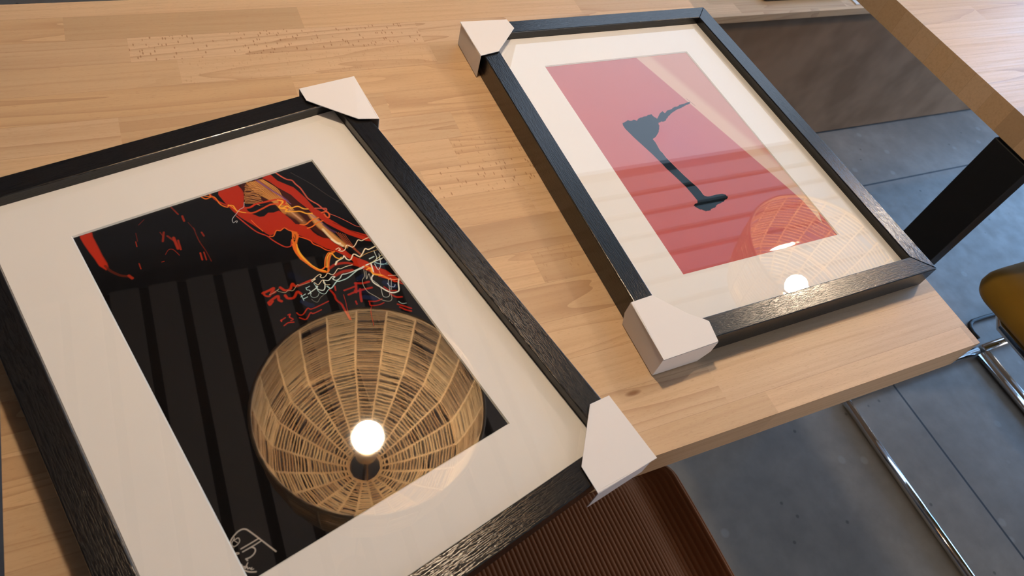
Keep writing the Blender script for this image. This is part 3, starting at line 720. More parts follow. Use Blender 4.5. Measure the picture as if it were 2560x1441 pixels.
("L",(196,186,176),0.5,0.85,[-99.2,-131.5,-98.0,-132.2,-98.0,-132.8,-99.2,-132.5,-99.3,-131.4]),
("L",(196,186,176),0.55,0.85,[-99.4,-139.7,-99.1,-141.5,-98.1,-141.8,-99.1,-142.1,-98.4,-142.9,-95.9,-140.7,-98.4,-142.9,-97.2,-142.8,-97.5,-144.1,-96.3,-144.0,-96.2,-145.0,-95.2,-144.7,-95.9,-145.5,-94.7,-146.0]),
("L",(196,186,176),0.8,0.85,[-99.7,-143.3,-98.1,-145.5,-96.3,-147.0,-94.1,-148.3])]
ART_SILHOUETTE=[
("P","CREAM",0.5,1,[24.6,153.2,85.7,-77.6,91.6,-102.2,92.9,-134.2,130.1,-45.9,109.8,168.0,34.3,169.8]),
("L",(130,55,50),0.6,0.8,[48.4,72.2,50.7,66.4,52.9,59.1]),
("L",(215,150,150),0.9,0.35,[-20.2,25.5,-25.8,21.0,-31.2,18.7,-30.7,13.8,-31.3,9.2,-32.1,3.3,-32.4,0.1,-31.5,-2.1,-31.3,-10.0,-29.7,-18.2,-28.1,-26.3,-25.9,-37.0,-22.6,-49.1,-20.3,-55.8,-19.7,-63.4,-19.9,-67.1,-19.0,-69.1,-16.6,-70.5,-13.6,-70.9,-5.2,-70.4,2.4,-70.9]),
("P",(20,25,28),0.1,1,[-53.7,47.7,-52.9,48.8,-52.1,48.7,-51.3,48.7,-50.5,49.2,-49.7,49.7,-48.9,49.9,-48.0,50.0,-47.2,50.3,-46.3,51.3,-45.5,51.1,-44.2,52.1,-43.9,51.4,-43.5,50.8,-42.9,50.8,-42.4,50.4,-41.8,50.1,-41.3,49.8,-40.4,50.1,-39.5,50.5,-38.8,50.3,-37.6,51.2,-37.1,50.7,-36.3,50.8,-35.8,50.1,-35.3,49.8,-34.8,49.4,-34.3,49.0,-33.8,48.7,-33.4,49.7,-32.5,50.2,-31.7,50.8,-31.0,51.5,-30.1,51.8,-29.3,52.0,-28.3,52.5,-27.5,52.6,-26.8,52.7,-26.0,52.7,-25.4,52.6,-24.5,52.9,-23.9,52.8,-22.7,53.9,-21.6,53.8,-20.9,53.7,-20.2,53.7,-19.7,53.3,-18.9,53.4,-18.0,53.9,-17.1,54.2,-16.3,54.9,-15.2,55.3,-14.2,55.4,-13.7,54.9,-12.8,55.4,-12.2,55.1,-11.3,55.6,-10.6,55.5,-10.7,54.7,-10.1,54.3,-10.8,53.2,-10.6,52.6,-10.6,51.9,-9.9,51.7,-10.0,50.8,-9.5,50.5,-9.4,49.8,-9.4,49.1,-7.9,49.4,-8.5,48.2,-8.5,47.5,-7.3,48.0,-6.1,48.5,-5.8,49.5,-4.8,50.0,-4.1,50.7,-3.5,51.5,-2.6,52.1,-1.7,52.6,-1.4,53.8,-0.3,54.1,0.4,54.9,1.2,55.5,2.2,55.9,3.2,56.3,4.2,56.5,5.0,57.7,6.0,57.6,6.0,56.8,6.0,55.9,6.4,55.3,6.7,54.5,7.6,54.4,8.6,55.2,9.5,55.5,10.3,56.3,11.1,57.1,12.1,57.7,12.9,57.6,13.7,57.8,14.7,58.0,15.6,58.3,16.4,58.2,17.0,57.9,17.9,59.1,18.7,58.9,19.6,58.8,20.4,59.3,21.3,60.6,22.2,60.0,23.1,61.5,23.9,61.1,24.9,61.5,25.9,62.1,26.6,61.6,27.5,62.0,27.8,61.4,28.0,60.9,28.9,61.7,29.8,61.9,30.6,62.1,31.5,62.7,32.4,63.1,33.3,64.2,34.2,63.8,35.0,63.8,36.1,64.3,36.8,64.0,37.8,64.3,38.7,64.3,39.7,64.7,40.4,64.6,41.3,64.8,42.1,64.9,43.0,65.2,43.7,65.2,44.7,65.7,45.5,65.8,46.3,65.7,47.4,66.7,48.0,66.0,49.6,66.7,49.1,65.1,50.0,64.9,49.1,64.3,48.3,63.7,47.4,63.2,46.6,63.0,45.9,63.3,44.6,61.6,44.1,62.5,43.2,62.3,42.4,62.3,41.5,61.8,40.7,61.6,39.7,61.2,38.8,60.9,38.0,60.7,36.9,59.6,36.1,59.7,35.3,59.9,34.5,59.7,33.6,59.2,32.7,58.3,31.8,57.8,31.2,58.6,30.3,58.0,29.3,57.3,28.7,57.8,28.0,57.8,27.1,57.6,25.9,57.1,24.7,56.5,23.7,56.6,22.6,55.5,21.7,55.3,20.7,55.0,19.7,54.5,18.8,54.3,17.8,53.7,16.9,53.5,15.9,52.9,15.0,52.6,14.1,52.1,13.1,51.7,12.4,50.8,11.5,50.3,10.7,49.7,9.8,49.4,8.8,49.2,8.1,48.3,7.2,48.0,6.4,47.2,5.8,46.0,4.9,45.8,3.9,45.7,3.0,45.1,2.2,43.8,1.4,42.8,0.4,42.8,-0.6,42.2,-1.2,42.3,-2.4,41.3,-2.8,42.0,-3.9,41.1,-4.3,41.9,-4.9,42.3,-5.7,42.4,-6.7,41.5,-7.6,41.3,-8.5,41.4,-9.4,41.1,-10.3,40.7,-10.4,39.8,-11.3,38.8,-11.4,38.0,-11.6,37.1,-11.1,36.1,-12.7,35.3,-13.4,34.5,-13.4,33.5,-14.1,32.6,-14.5,31.8,-15.5,31.3,-15.5,30.2,-16.7,29.9,-17.2,29.1,-17.1,28.0,-18.0,27.4,-18.9,26.9,-19.6,26.2,-20.2,25.5,-25.8,21.0,-31.2,18.7,-30.7,13.8,-31.3,9.2,-32.1,3.3,-32.4,0.1,-31.5,-2.1,-31.3,-10.0,-29.7,-18.2,-28.1,-26.3,-25.9,-37.0,-22.6,-49.1,-20.3,-55.8,-19.7,-63.4,-19.9,-67.1,-19.0,-69.1,-16.6,-70.5,-13.6,-70.9,-5.2,-70.4,2.4,-70.9,5.6,-72.8,5.9,-73.4,5.9,-74.0,5.6,-74.8,6.7,-75.0,6.6,-75.7,5.8,-76.7,6.0,-77.2,5.2,-77.7,4.4,-78.2,3.6,-78.5,2.8,-79.2,1.9,-78.7,1.2,-79.2,0.4,-79.6,-0.4,-79.8,-1.2,-80.1,-1.9,-80.8,-2.7,-81.4,-3.3,-81.2,-4.0,-81.2,-4.8,-81.5,-5.5,-81.7,-6.2,-81.5,-7.1,-82.5,-7.8,-82.1,-8.7,-82.4,-9.6,-82.8,-10.3,-82.6,-11.2,-82.8,-12.1,-83.2,-13.0,-83.2,-13.7,-83.9,-14.7,-84.1,-15.3,-85.2,-16.2,-85.5,-17.0,-85.9,-17.9,-86.2,-18.6,-86.3,-19.3,-86.0,-20.2,-86.4,-20.9,-86.5,-21.6,-86.4,-22.5,-86.9,-23.3,-86.8,-23.9,-88.0,-24.8,-88.3,-25.7,-88.0,-26.6,-88.2,-27.4,-88.0,-28.1,-88.0,-28.6,-87.7,-29.6,-88.0,-30.5,-88.3,-30.6,-87.4,-31.2,-87.1,-31.6,-86.8,-32.0,-86.4,-32.7,-86.3,-33.0,-85.9,-33.1,-85.2,-33.7,-85.1,-34.0,-84.6,-35.1,-84.9,-35.4,-84.5,-35.6,-83.9,-38.0,-81.0,-39.2,-77.8,-36.0,-76.2,-33.1,-75.9,-31.1,-73.0,-31.4,-69.3,-31.8,-63.1,-32.9,-53.0,-36.8,-36.6,-40.2,-24.4,-41.0,-18.4,-44.1,-3.5,-48.2,11.9,-52.1,26.1,-54.8,38.9,-54.9,44.4]),
("L",(225,150,130),0.35,0.7,[80.8,-133.7,78.0,-135.7,78.0,-137.6]),
("L",(225,150,130),0.35,0.7,[83.0,-133.0,85.3,-134.0,84.8,-136.6,78.3,-135.8]),
("L",(225,150,130),0.35,0.7,[75.1,-137.7,79.1,-136.7,85.0,-136.8]),
("L",(225,150,130),0.35,0.7,[75.9,-138.7,79.9,-137.7,84.9,-137.8]),
("L",(225,150,130),0.35,0.7,[87.1,-137.5,88.8,-140.3,88.0,-143.2,84.6,-145.8,80.3,-146.6,78.3,-144.2,76.7,-139.6])]
CREAM_EDGE=((24.6,153.2),(91.5,-98.0))


def smooth_path(P, sub=5):
    P = np.asarray(P, float)
    if len(P) < 3: return P
    Q = np.vstack([2 * P[0] - P[1], P, 2 * P[-1] - P[-2]])
    out = []
    for i in range(1, len(Q) - 2):
        p0, p1, p2, p3 = Q[i - 1], Q[i], Q[i + 1], Q[i + 2]
        for s in np.arange(0, 1, 1 / sub):
            out.append(.5 * ((2 * p1) + (-p0 + p2) * s + (2 * p0 - 5 * p1 + 4 * p2 - p3) * s * s + (-p0 + 3 * p1 - 3 * p2 + p3) * s ** 3))
    out.append(P[-1])
    return np.array(out)
def lin(rgb):
    c = np.array(rgb) / 255
    return np.where(c < .04045, c / 12.92, ((c + .055) / 1.055) ** 2.4)
def seg_dist(X, Y, a, b):
    d = b - a; L = max(d @ d, 1e-9)
    t = np.clip(((X - a[0]) * d[0] + (Y - a[1]) * d[1]) / L, 0, 1)
    return np.hypot(X - a[0] - t * d[0], Y - a[1] - t * d[1])
def paint(w, h, step, base, art, cream=None):
    """w,h in mm; returns colour grid on the print plane (print-local millimetres)"""
    nx, ny = int(round(w / step)) + 1, int(round(h / step)) + 1
    xs = np.linspace(-w / 2, w / 2, nx); ys = np.linspace(-h / 2, h / 2, ny)
    G = base(xs[None, :] + 0 * ys[:, None], ys[:, None] + 0 * xs[None, :])
    for kind, col, wd, al, flat in art:
        P = np.array(flat).reshape(-1, 2)
        if kind == 'L': P = smooth_path(P)
        pad = wd + 1.5
        x0, y0 = P.min(0) - pad; x1, y1 = P.max(0) + pad
        i0, i1 = np.searchsorted(xs, [x0, x1]); j0, j1 = np.searchsorted(ys, [y0, y1])
        if i1 <= i0 or j1 <= j0: continue
        X, Y = np.meshgrid(xs[i0:i1], ys[j0:j1])
        D = np.full(X.shape, 1e9)
        n = len(P)
        for a in range(n - 1 if kind == 'L' else n):
            p, q = P[a], P[(a + 1) % n]
            lo = np.minimum(p, q) - pad; hi = np.maximum(p, q) + pad
            a0, a1 = np.searchsorted(xs[i0:i1], [lo[0], hi[0]]); c0, c1 = np.searchsorted(ys[j0:j1], [lo[1], hi[1]])
            if a1 > a0 and c1 > c0:
                D[c0:c1, a0:a1] = np.minimum(D[c0:c1, a0:a1], seg_dist(X[c0:c1, a0:a1], Y[c0:c1, a0:a1], p, q))
        if kind == 'P':
            ins = np.zeros(X.shape, bool)
            for a in range(n):
                p, q = P[a], P[(a + 1) % n]
                if p[1] == q[1]: continue
                cr = ((p[1] > Y) != (q[1] > Y)) & (X < (q[0] - p[0]) * (Y - p[1]) / (q[1] - p[1]) + p[0])
                ins ^= cr
            sd = np.where(ins, -D, D); soft = wd
            A = np.clip(.5 - sd / (2 * soft), 0, 1) * al
        else:
            half = wd / 2; soft = max(.14, wd * .2)
            A = np.clip(.5 - (D - half) / (2 * soft), 0, 1) * al
        c = cream(X, Y) if col == 'CREAM' else lin(col)
        blk = G[j0:j1, i0:i1]
        G[j0:j1, i0:i1] = blk * (1 - A[..., None]) + c * A[..., None]
    return xs, ys, G

def base_trails(X, Y):
    g = np.zeros(X.shape + (3,)); g[...] = (.0075, .0062, .0058); return g
def base_pink(X, Y):
    t = (Y + 151) / 302
    a = np.array((.50, .125, .13)); b = np.array((.50, .175, .16)); c = np.array((.46, .14, .185))
    g = a + (b - a) * np.clip(t, 0, 1)[..., None]
    # magenta haze around the figure
    d = np.hypot((X + 2) / 62, (Y - 8) / 85)
    k = np.clip(1 - d, 0, 1)[..., None] * .75
    g = g * (1 - k) + c * k
    d2 = np.hypot((X + 30) / 26, (Y - 36) / 30); k2 = np.clip(1 - d2, 0, 1)[..., None] * .6
    g = g * (1 - k2) + np.array((.52, .075, .085)) * k2
    return g
def cream_band(X, Y):
    # runs from warm cream along the diagonal edge to a dusty pink at the corner
    ex, ey = CREAM_EDGE[0], CREAM_EDGE[1]
    d = np.array(ey) - np.array(ex); d = d / np.hypot(*d); n = np.array([d[1], -d[0]])
    s = np.abs((X - ex[0]) * n[0] + (Y - ex[1]) * n[1])
    k = np.clip((s - 13) / 14, 0, 1)[..., None]
    k = k * k * (3 - 2 * k)
    return np.array((.66, .46, .36)) * (1 - k) + np.array((.57, .30, .24)) * k

def build_print(parent, w, h, step, base, art, z, bow, cream=None):
    xs, ys, G = paint(w * 1000, h * 1000, step, base, art, cream)
    nx, ny = len(xs), len(ys)
    X, Y = np.meshgrid(xs / 1000, ys / 1000)
    Z = z + bow(X, Y)
    co = np.stack([X, Y, Z], -1).reshape(-1, 3).astype(np.float32)
    i = np.arange(nx - 1)[None, :] + np.arange(ny - 1)[:, None] * nx
    F = np.stack([i, i + 1, i + 1 + nx, i + nx], -1).reshape(-1)
    nf = (nx - 1) * (ny - 1)
    me = bpy.data.meshes.new('photo_print')
    me.vertices.add(nx * ny); me.vertices.foreach_set('co', co.ravel())
    me.loops.add(nf * 4); me.loops.foreach_set('vertex_index', F.astype(np.int32))
    me.polygons.add(nf); me.polygons.foreach_set('loop_start', np.arange(0, nf * 4, 4, dtype=np.int32))
    me.polygons.foreach_set('use_smooth', np.ones(nf, bool))
    me.update(calc_edges=True)
    at = me.attributes.new('ink', 'FLOAT_COLOR', 'POINT')
    at.data.foreach_set('color', np.concatenate([G.reshape(-1, 3), np.ones((nx * ny, 1))], 1).astype(np.float32).ravel())
    me.materials.append(PRINT_PINK if cream else PRINT_DARK)
    o = bpy.data.objects.new('photo_print', me); COL.objects.link(o); o.parent = parent
    return o

# ------------------------------------------------------------------ picture frames
FW, FH, RAIL, FT = .3405, .4482, .0206, .0270
OPW, OPH = .199, .303
def make_frame(loc, rz, label):
    fr = empty('picture_frame', loc, rz, label, 'picture frame', 'black oak picture frames on the table')
    for (L, ang, cx, cy) in ((FW, 0, 0, -FH / 2), (FH, 90, FW / 2, 0), (FW, 180, 0, FH / 2), (FH, 270, -FW / 2, 0)):
        b = MB(); lip = .004; zg = FT - .0100
        # mitred profile: rail is modelled with its outer edge on y=0, inner edge at y=RAIL
        prof = [(0, 0), (0, FT), (RAIL, FT), (RAIL, zg - .004), (RAIL - lip, zg - .004), (RAIL - lip, 0)]
        vs = []
        for s in (-1, 1):
            for (yy, zz) in prof: vs.append((s * (L / 2 - yy), yy, zz))
        n = len(prof)
        fs = [tuple(range(n)), tuple(range(2 * n - 1, n - 1, -1))] + [(i, i + n, (i + 1) % n + n, (i + 1) % n) for i in range(n)]
        b.quadmesh(vs, fs)
        o = b.build('rail', BLACK_OAK, fr)
        o.location = (cx, cy, 0); o.rotation_euler = (0, 0, math.radians(ang))
        bevel(o, .0009, 2)
        o.data.update()
    iw, ih = FW / 2 - RAIL - .0002, FH / 2 - RAIL - .0002
    # glass pane
    b = MB(); zg = FT - .0088
    b.quadmesh([(-iw, -ih, zg), (iw, -ih, zg), (iw, ih, zg), (-iw, ih, zg)], [(0, 1, 2, 3)])
    b.build('glass_pane', GLASS, fr)
    # mat board with a bevelled window
    zt = FT - .0093; zb = zt - .0014; wx, wy = OPW / 2, OPH / 2; e = .0009
    b = MB()
    O = [(-iw, -ih), (iw, -ih), (iw, ih), (-iw, ih)]; I = [(-wx - e, -wy - e), (wx + e, -wy - e), (wx + e, wy + e), (-wx - e, wy + e)]
    v = [(x, y, zt) for x, y in O] + [(x, y, zt) for x, y in I]
    b.quadmesh(v, [(i, (i + 1) % 4, (i + 1) % 4 + 4, i + 4) for i in range(4)])
    mo = b.build('mat_board', MAT_BOARD, fr)
    b = MB(); J = [(-wx, -wy), (wx, -wy), (wx, wy), (-wx, wy)]
    v = [(x, y, zt) for x, y in I] + [(x, y, zb) for x, y in J]
    b.quadmesh(v, [(i, (i + 1) % 4, (i + 1) % 4 + 4, i + 4) for i in range(4)])
    b.build('mat_bevel', MAT_CORE, mo)
    b = MB(); b.box(-iw, iw, -ih, ih, .002, .0035)
    b.build('backing_board', simple('brown_hardboard', (.2, .12, .06), .8), fr)
    return fr
TB = .75
frame_trails = make_frame((.0440, .3006, TB), .2491769, 'black wooden picture frame holding the dark photo of red light trails, left on the table')
build_print(frame_trails, OPW + .004, OPH + .004, .22, base_trails, ART_TRAILS, FT - .0093 - .00165, lambda X, Y: 0 * X)
frame_pink = make_frame((.4902, .4223, TB), .0217671, 'black wooden picture frame holding the pink picture with a dark silhouette, right on the table')
def bow(X, Y):
    e = Y + .1516
    return .00075 * (1 - np.exp(-np.clip(e, 0, 1) / .0095)) - .0005 * np.clip((Y - .05) / .1, 0, 1)
build_print(frame_pink, OPW + .004, OPH + .004, .26, base_pink, ART_SILHOUETTE, FT - .0093 - .0018, bow, cream_band)

# ------------------------------------------------------------------ white card corner protectors
def protector(loc, rz, poly, outer, drop, label, lift=None, ends=None):
    """poly: top sheet (frame-local, counter-clockwise); outer: index pairs of edges folded down"""
    o = bpy.data.objects.new('tmp', None)
    b = MB(); z = FT + .0016
    zz = [z + (lift[i] if lift else 0) for i in range(len(poly))]
    c = sum(p[0] for p in poly) / len(poly), sum(p[1] for p in poly) / len(poly)
    vs = [(p[0], p[1], zz[i]) for i, p in enumerate(poly)]
    fs = [tuple(range(len(poly)))]
    for k, (i, j) in enumerate(outer):
        n = len(vs)
        di, dj = (ends[k] if ends else (0, 0))
        pi, pj_ = Vector(poly[i]), Vector(poly[j]); d = (pj_ - pi).normalized()
        a = pi + d * di; bb = pj_ - d * dj
        vs += [(a.x, a.y, drop), (bb.x, bb.y, drop)]
        if di > 0:
            vs.append((pi.x, pi.y, zz[i] * .45)); fs.append((i, j, n + 1, n, n + 2))
        elif dj > 0:
            vs.append((pj_.x, pj_.y, zz[j] * .45)); fs.append((i, j, n + 2, n + 1, n))
        else: fs.append((i, j, n + 1, n))
    b.quadmesh(vs, fs)
    ob = b.build('corner_protector', CARD)
    ob.location = loc; ob.rotation_euler = (0, 0, rz)
    bv = ob.modifiers.new('bevel', 'BEVEL'); bv.width = .0015; bv.segments = 3; bv.limit_method = 'ANGLE'; bv.angle_limit = math.radians(40)
    s = ob.modifiers.new('thick', 'SOLIDIFY'); s.thickness = .0007; s.offset = 0
    return tag(ob, label, 'corner protector', 'white card corner protectors')
A1, A2 = .2491769, .0217671
P1 = (.0440, .3006, TB); P2 = (.4902, .4223, TB)
protector(P1, A1, [(.1264, .2128), (.158, .1715), (.1768, .165), (.1835, .2262), (.128, .2305)], [(2, 3), (3, 4)], .001,
          'white card corner on the far right corner of the light trails frame', [.001, .001, 0, .001, .001])
protector(P1, A1, [(.1581, -.1751), (.1198, -.2096), (.1173, -.2311), (.1722, -.2338), (.1764, -.1773)], [(2, 3), (3, 4)], .001,
          'white card corner jutting over the table edge, on the light trails frame')
protector(P2, A2, [(-.1162, .2084), (-.1184, .2256), (-.1745, .2256), (-.1755, .166), (-.1522, .1706)], [(1, 2), (2, 3)], .001,
          'white card corner on the far left corner of the pink picture frame')
protector(P2, A2, [(-.130, -.1966), (-.1515, -.1706), (-.1745, -.172), (-.1748, -.2295), (-.1185, -.2295), (-.1149, -.2092), (-.1194, -.2049)], [(2, 3), (3, 4)], .001,
          'creased white card corner on the near left corner of the pink picture frame', None, [(.004, 0), (0, .009)])

# ------------------------------------------------------------------ rattan pendant lamps
def make_lamp(loc, label, n_wall=27, n_cone=25, thick=.0019, jit=.25):
    """origin at the bulb centre"""
    L = empty('pendant_lamp', loc, 0, label, 'lamp', 'rattan pendant lamps over the tables')
    NR = 22
    prof = [(.205, -.140), (.201, -.08), (.192, -.01), (.180, .040)]            # wall, rim to shoulder
    cone = [(.180, .040), (.140, .078), (.085, .122), (.034, .150)]            # shoulder to the hole
    def at(prof, t):
        seg = [math.hypot(prof[i + 1][0] - prof[i][0], prof[i + 1][1] - prof[i][1]) for i in range(len(prof) - 1)]
        s = t * sum(seg)
        for i, l in enumerate(seg):
            if s <= l or i == len(seg) - 1:
                u = s / l; return (prof[i][0] + (prof[i + 1][0] - prof[i][0]) * u, prof[i][1] + (prof[i + 1][1] - prof[i][1]) * u)
            s -= l
    def P(r, z, a): return Vector((r * math.cos(a), r * math.sin(a), z))
    w = MB(); r_ = random.Random(3)
    for k in range(NR):
        a0 = 2 * math.pi * k / NR; a1 = 2 * math.pi * (k + 1) / NR
        tone = .62 + .22 * ((k % 2) * 2 - 1) + r_.uniform(-.1, .1)
        dens = 1.0 if k % 2 else .86
        for pr, n in ((prof, n_wall), (cone, n_cone)):
            for i in range(n):
                if pr is prof and (not k % 2) and r_.random() < .10: continue
                t = (i + .5) / n; j0 = r_.uniform(-jit, jit) / n; j1 = r_.uniform(-jit, jit) / n
                r0, z0 = at(pr, min(1, max(0, t + j0))); r1, z1 = at(pr, min(1, max(0, t + j1)))
                p, q = P(r0, z0, a0), P(r1, z1, a1)
                m = (p + q) / 2; m = m + Vector((r_.uniform(-.0012, .0012), r_.uniform(-.0012, .0012), r_.uniform(-.0008, .0008)))
                w.tube([p, m, q], thick * dens * r_.uniform(.82, 1.12), 5, (max(0, min(1, tone + r_.uniform(-.3, .3))), 0, 0), cap=False)
    w.build('cane_weave', RATTAN, L, smooth=True, attr='cane')
    for k in range(NR):
        a = 2 * math.pi * k / NR; b = MB()
        pts = [P(*at(prof, i / 10), a) for i in range(11)] + [P(*at(cone, i / 10), a) for i in range(1, 11)]
        # bound with a twist of twine: slightly knotted radius
        fine = []
        for i in range(len(pts) - 1):
            for s in range(5): fine.append(pts[i].lerp(pts[i + 1], s / 5))
        fine.append(pts[-1])
        rad = [.0023 + .0007 * (1 if i % 2 else -1) for i in range(len(fine))]
        b.tube(fine, rad, 6, (.7, 0, 0))
        b.build('rib', RATTAN, L, smooth=True, attr='cane')
    for nm, (r, z), th in (('rim', prof[0], .0036), ('shoulder_ring', prof[-1], .0018), ('top_ring', cone[-1], .003)):
        b = MB(); b.tube([P(r, z, 2 * math.pi * i / 66) for i in range(66)], th, 7, (.7, 0, 0), closed=True)
        b.build(nm, RATTAN, L, smooth=True, attr='cane')
    b = MB(); b.lathe([(.0001, -.030), (.010, -.0283), (.020, -.0224), (.0278, -.0115), (.030, .0), (.0282, .0105), (.0215, .0235), (.0150, .034), (.0135, .043), (.0001, .0432)], 32)
    b.build('bulb', BULB, L, smooth=True)
    b = MB(); b.lathe([(.0001, .0425), (.0195, .0425), (.0215, .047), (.0215, .088), (.017, .098), (.004, .101), (.0001, .101)], 28)
    so = b.build('socket', BRASS, L, smooth=False)
    for i in range(3):
        a = 2 * math.pi * i / 3 + .4; b = MB()
        b.tube([(.02 * math.cos(a), .02 * math.sin(a), .092), (.034 * math.cos(a), .034 * math.sin(a), .149)], .0012, 5)
        b.build('holder_wire', BRASS, L)
    top = 2.60 - loc[2]
    b = MB(); b.tube([(0, 0, .099), (0, 0, top)], .003, 8); b.build('cord', BLACK_PLASTIC, L)
    b = MB(); b.lathe([(.0001, top - .03), (.045, top - .03), (.05, top - .024), (.05, top), (.0001, top)], 28); b.build('ceiling_rose', BLACK_METAL, L)
    return L
make_lamp((.2143, .5493, 1.60), 'rattan pendant lamp reflected whole in the dark light trails photo')
lamp2 = make_lamp((1.439, .654, 1.65), 'coarser rattan pendant lamp reflected over the near right corner of the pink picture', 18, 17, .0027, .08)

# ------------------------------------------------------------------ corduroy chair under the table edge
def rr_outline(w, d, r, n=10):
    pts = []
    for cx, cy, a0 in ((w / 2 - r, -d / 2 + r, -90), (w / 2 - r, d / 2 - r, 0), (-w / 2 + r, d / 2 - r, 90), (-w / 2 + r, -d / 2 + r, 180)):
        for i in range(n + 1):
            a = math.radians(a0 + 90 * i / n); pts.append((cx + r * math.cos(a), cy + r * math.sin(a)))
    return pts
def ribbed_pad(name, w, d, r, nu, nv, pitch, amp, zf, mat_, parent, thick, orient=None):
    """rounded-rectangle pad, ribs along y; zf(x,y) gives the upper surface"""
    xs = np.linspace(-1, 1, nu); ys = np.linspace(-1, 1, nv)
    V = []
    for yy in ys:
        y = yy * d / 2
        e = max(0, abs(y) - (d / 2 - r)); hw = w / 2 - r + math.sqrt(max(0, r * r - e * e))
        for xx in xs:
            x = xx * hw
            edge = min(hw - abs(x), d / 2 - abs(y))
            fall = -thick * (1 - min(1, edge / .022)) ** 2.6 if edge < .022 else 0
            rib = amp * (abs(math.cos(math.pi * x / pitch)) ** .6 - .5)
            V.append((x, y, zf(x, y) + fall + rib))
    n0 = len(V)
    F = [(j * nu + i, j * nu + i + 1, (j + 1) * nu + i + 1, (j + 1) * nu + i) for j in range(nv - 1) for i in range(nu - 1)]
    b = MB(); b.quadmesh(V, F)
    # underside
    under = [(v[0], v[1], zf(v[0], v[1]) - thick - .012) for v in V]
    b.quadmesh(under, [tuple(reversed(f)) for f in F])
    ring = [i for i in range(nu)] + [j * nu + nu - 1 for j in range(1, nv)] + [(nv - 1) * nu + i for i in range(nu - 2, -1, -1)] + [j * nu for j in range(nv - 2, 0, -1)]
    for a, c in zip(ring, ring[1:] + ring[:1]):
        b.f.append((a, n0 + a, n0 + c, c)); b.a.append((0, 0, 0))
    return b.build(name, mat_, parent, smooth=True)
ch = empty('upholstered_chair', (.251, -.030, 0), math.radians(1.0), 'rust brown corduroy chair tucked under the near edge of the picture table', 'chair')
def seat_z(x, y):
    s = abs(x) / .23
    valley = -.020 * math.exp(-((s - .80) / .10) ** 2)
    roll = .012 * math.exp(-((s - .97) / .07) ** 2)
    return .462 + .006 * (1 - s * s) + valley + roll - .006 * (max(0, y - .1) / .13) ** 2
ribbed_pad('seat', .466, .465, .042, 900, 70, .0054, .0018, seat_z, CORDUROY, ch, .045)
bk = ribbed_pad('backrest', .44, .42, .07, 500, 40, .0048, .0012, lambda x, y: .02 - .25 * x * x, CORDUROY, ch, .03)
bk.location = (0, -.262, .70); bk.rotation_euler = (math.radians(78), 0, math.radians(180))
for sx in (-1, 1):
    for sy in (-1, 1):
        b_ = MB(); b_.tube([(sx * .17, sy * .17, .405), (sx * .20, sy * .20, 0)], [.014, .010], 12)
        b_.build('leg', BLACK_METAL, ch, smooth=True)
b_ = MB(); b_.box(-.18, .18, -.18, .18, .385, .402); b_.build('seat_base', BLACK_METAL, ch)

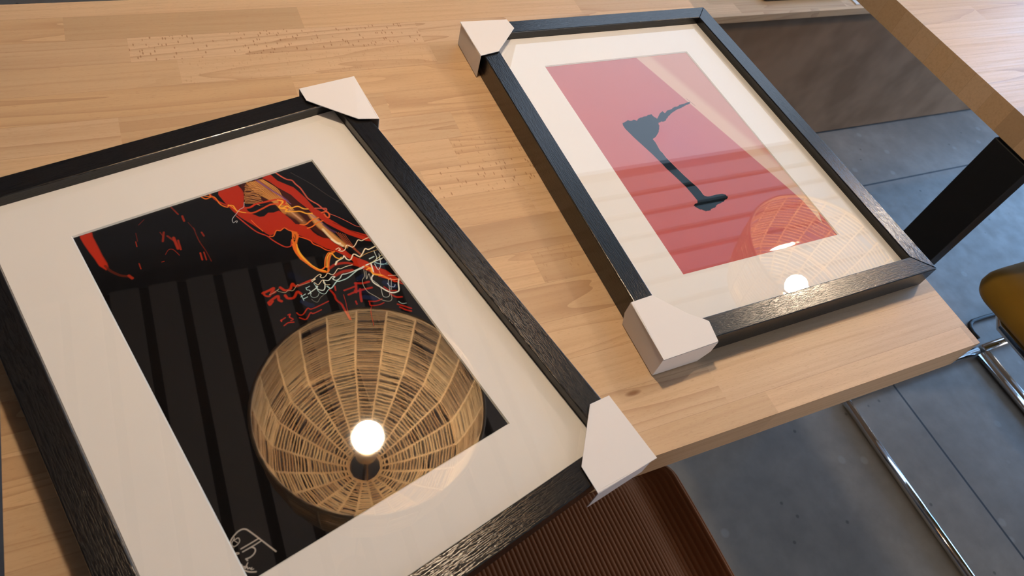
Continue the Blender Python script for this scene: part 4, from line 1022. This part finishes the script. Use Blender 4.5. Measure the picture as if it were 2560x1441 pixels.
# ------------------------------------------------------------------ chrome sled chairs with mustard seats
def arc_pts(c, r, a0, a1, ax, ay, n=7):
    return [Vector(c) + Vector(ax) * (r * math.cos(math.radians(a0 + (a1 - a0) * i / n))) + Vector(ay) * (r * math.sin(math.radians(a0 + (a1 - a0) * i / n))) for i in range(n + 1)]
def make_sled(loc, rz, label):
    """origin on the floor, in the middle of the front crossbar; runners go to -y"""
    c = empty('cantilever_chair', loc, rz, label, 'chair', 'chrome sled chairs with mustard seats')
    R = .0098; W = .2275; D = .46; z = R
    X, Y, Z = (1, 0, 0), (0, 1, 0), (0, 0, 1)
    for s in (-1, 1):
        b = MB(); b.tube([(s * W, -.012, z), (s * W, -D + .05, z)] + [(s * W, -D + .05 - .05 * math.sin(a), z + .05 - .05 * math.cos(a)) for a in (math.radians(q) for q in range(10, 91, 10))] + [(s * W, -D, .39)], R, 14)
        b.build('runner', CHROME, c, smooth=True)
    b = MB(); b.tube([(-W, 0, z), (W, 0, z)], R, 14); b.build('front_crossbar', CHROME, c, smooth=True)
    b = MB(); b.tube([(-W, -D, .39), (-W + .03, -D + .03, .39), (-W + .03, -.07, .39), (-W + .05, -.05, .39), (W - .05, -.05, .39), (W - .03, -.07, .39), (W - .03, -D + .03, .39), (W, -D, .39)], .009, 10)
    b.build('seat_frame', CHROME, c, smooth=True)
    # cushion
    b = MB(); pts = rr_outline(.425, .455, .045, 8); layers = []
    for (ins, zz) in ((.016, .400), (.004, .405), (0, .415), (0, .430), (.003, .440), (.009, .448), (.018, .453), (.04, .457), (.10, .460), (.17, .461)):
        layers.append([(x * (1 - ins / .2375), y * (1 - ins / .2275) - .2050, zz) for x, y in pts])
    n = len(pts); vs = [p for L in layers for p in L]
    fs = [(i * n + k, i * n + (k + 1) % n, (i + 1) * n + (k + 1) % n, (i + 1) * n + k) for i in range(len(layers) - 1) for k in range(n)]
    fs += [tuple(range(n - 1, -1, -1)), tuple((len(layers) - 1) * n + k for k in range(n))]
    b.quadmesh(vs, fs); seat = b.build('seat', MUSTARD, c, smooth=True)
    b = MB()
    layers = []
    for (ins, dd) in ((.012, -.02), (0, -.012), (0, .012), (.012, .02)):
        layers.append([(x * (1 - ins / .23), dd, y * (1 - ins / .15)) for x, y in rr_outline(.45, .30, .06, 8)])
    n = len(layers[0]); vs = [p for L in layers for p in L]
    fs = [(i * n + k, i * n + (k + 1) % n, (i + 1) * n + (k + 1) % n, (i + 1) * n + k) for i in range(3) for k in range(n)] + [tuple(range(n)), tuple(3 * n + k for k in range(n - 1, -1, -1))]
    b.quadmesh(vs, fs); o = b.build('backrest', MUSTARD, c, smooth=False); o.location = (0, -D + .0, .70); o.rotation_euler = (math.radians(6), 0, 0)
    for s in (-1, 1):
        b = MB(); b.tube([(s * (W - .04), -D - .012, .39), (s * (W - .04), -D - .022, .62)], .009, 10); b.build('back_post', CHROME, c, smooth=True)
    return c
make_sled((1.4475, .2975, 0), 0, 'mustard velvet chair on chrome sled runners, to the right of the table corner')
make_sled((1.9245, .2975, 0), 0, 'second mustard chair at the right edge, only its chrome floor bar in view')

b_ = MB()
b_.tube([(1.7165, .325, .0055), (1.717, .345, .0055), (1.721, .358, .0055), (1.730, .368, .0055), (1.745, .3725, .0055), (1.79, .3725, .0055), (1.83, .371, .0055), (1.90, .366, .0055), (2.1, .372, .0055)], .0055, 8)
tag(b_.build('power_cable', BLACK_PLASTIC, smooth=True), 'thin black cable running over the floor beneath the mustard chair', 'cable')
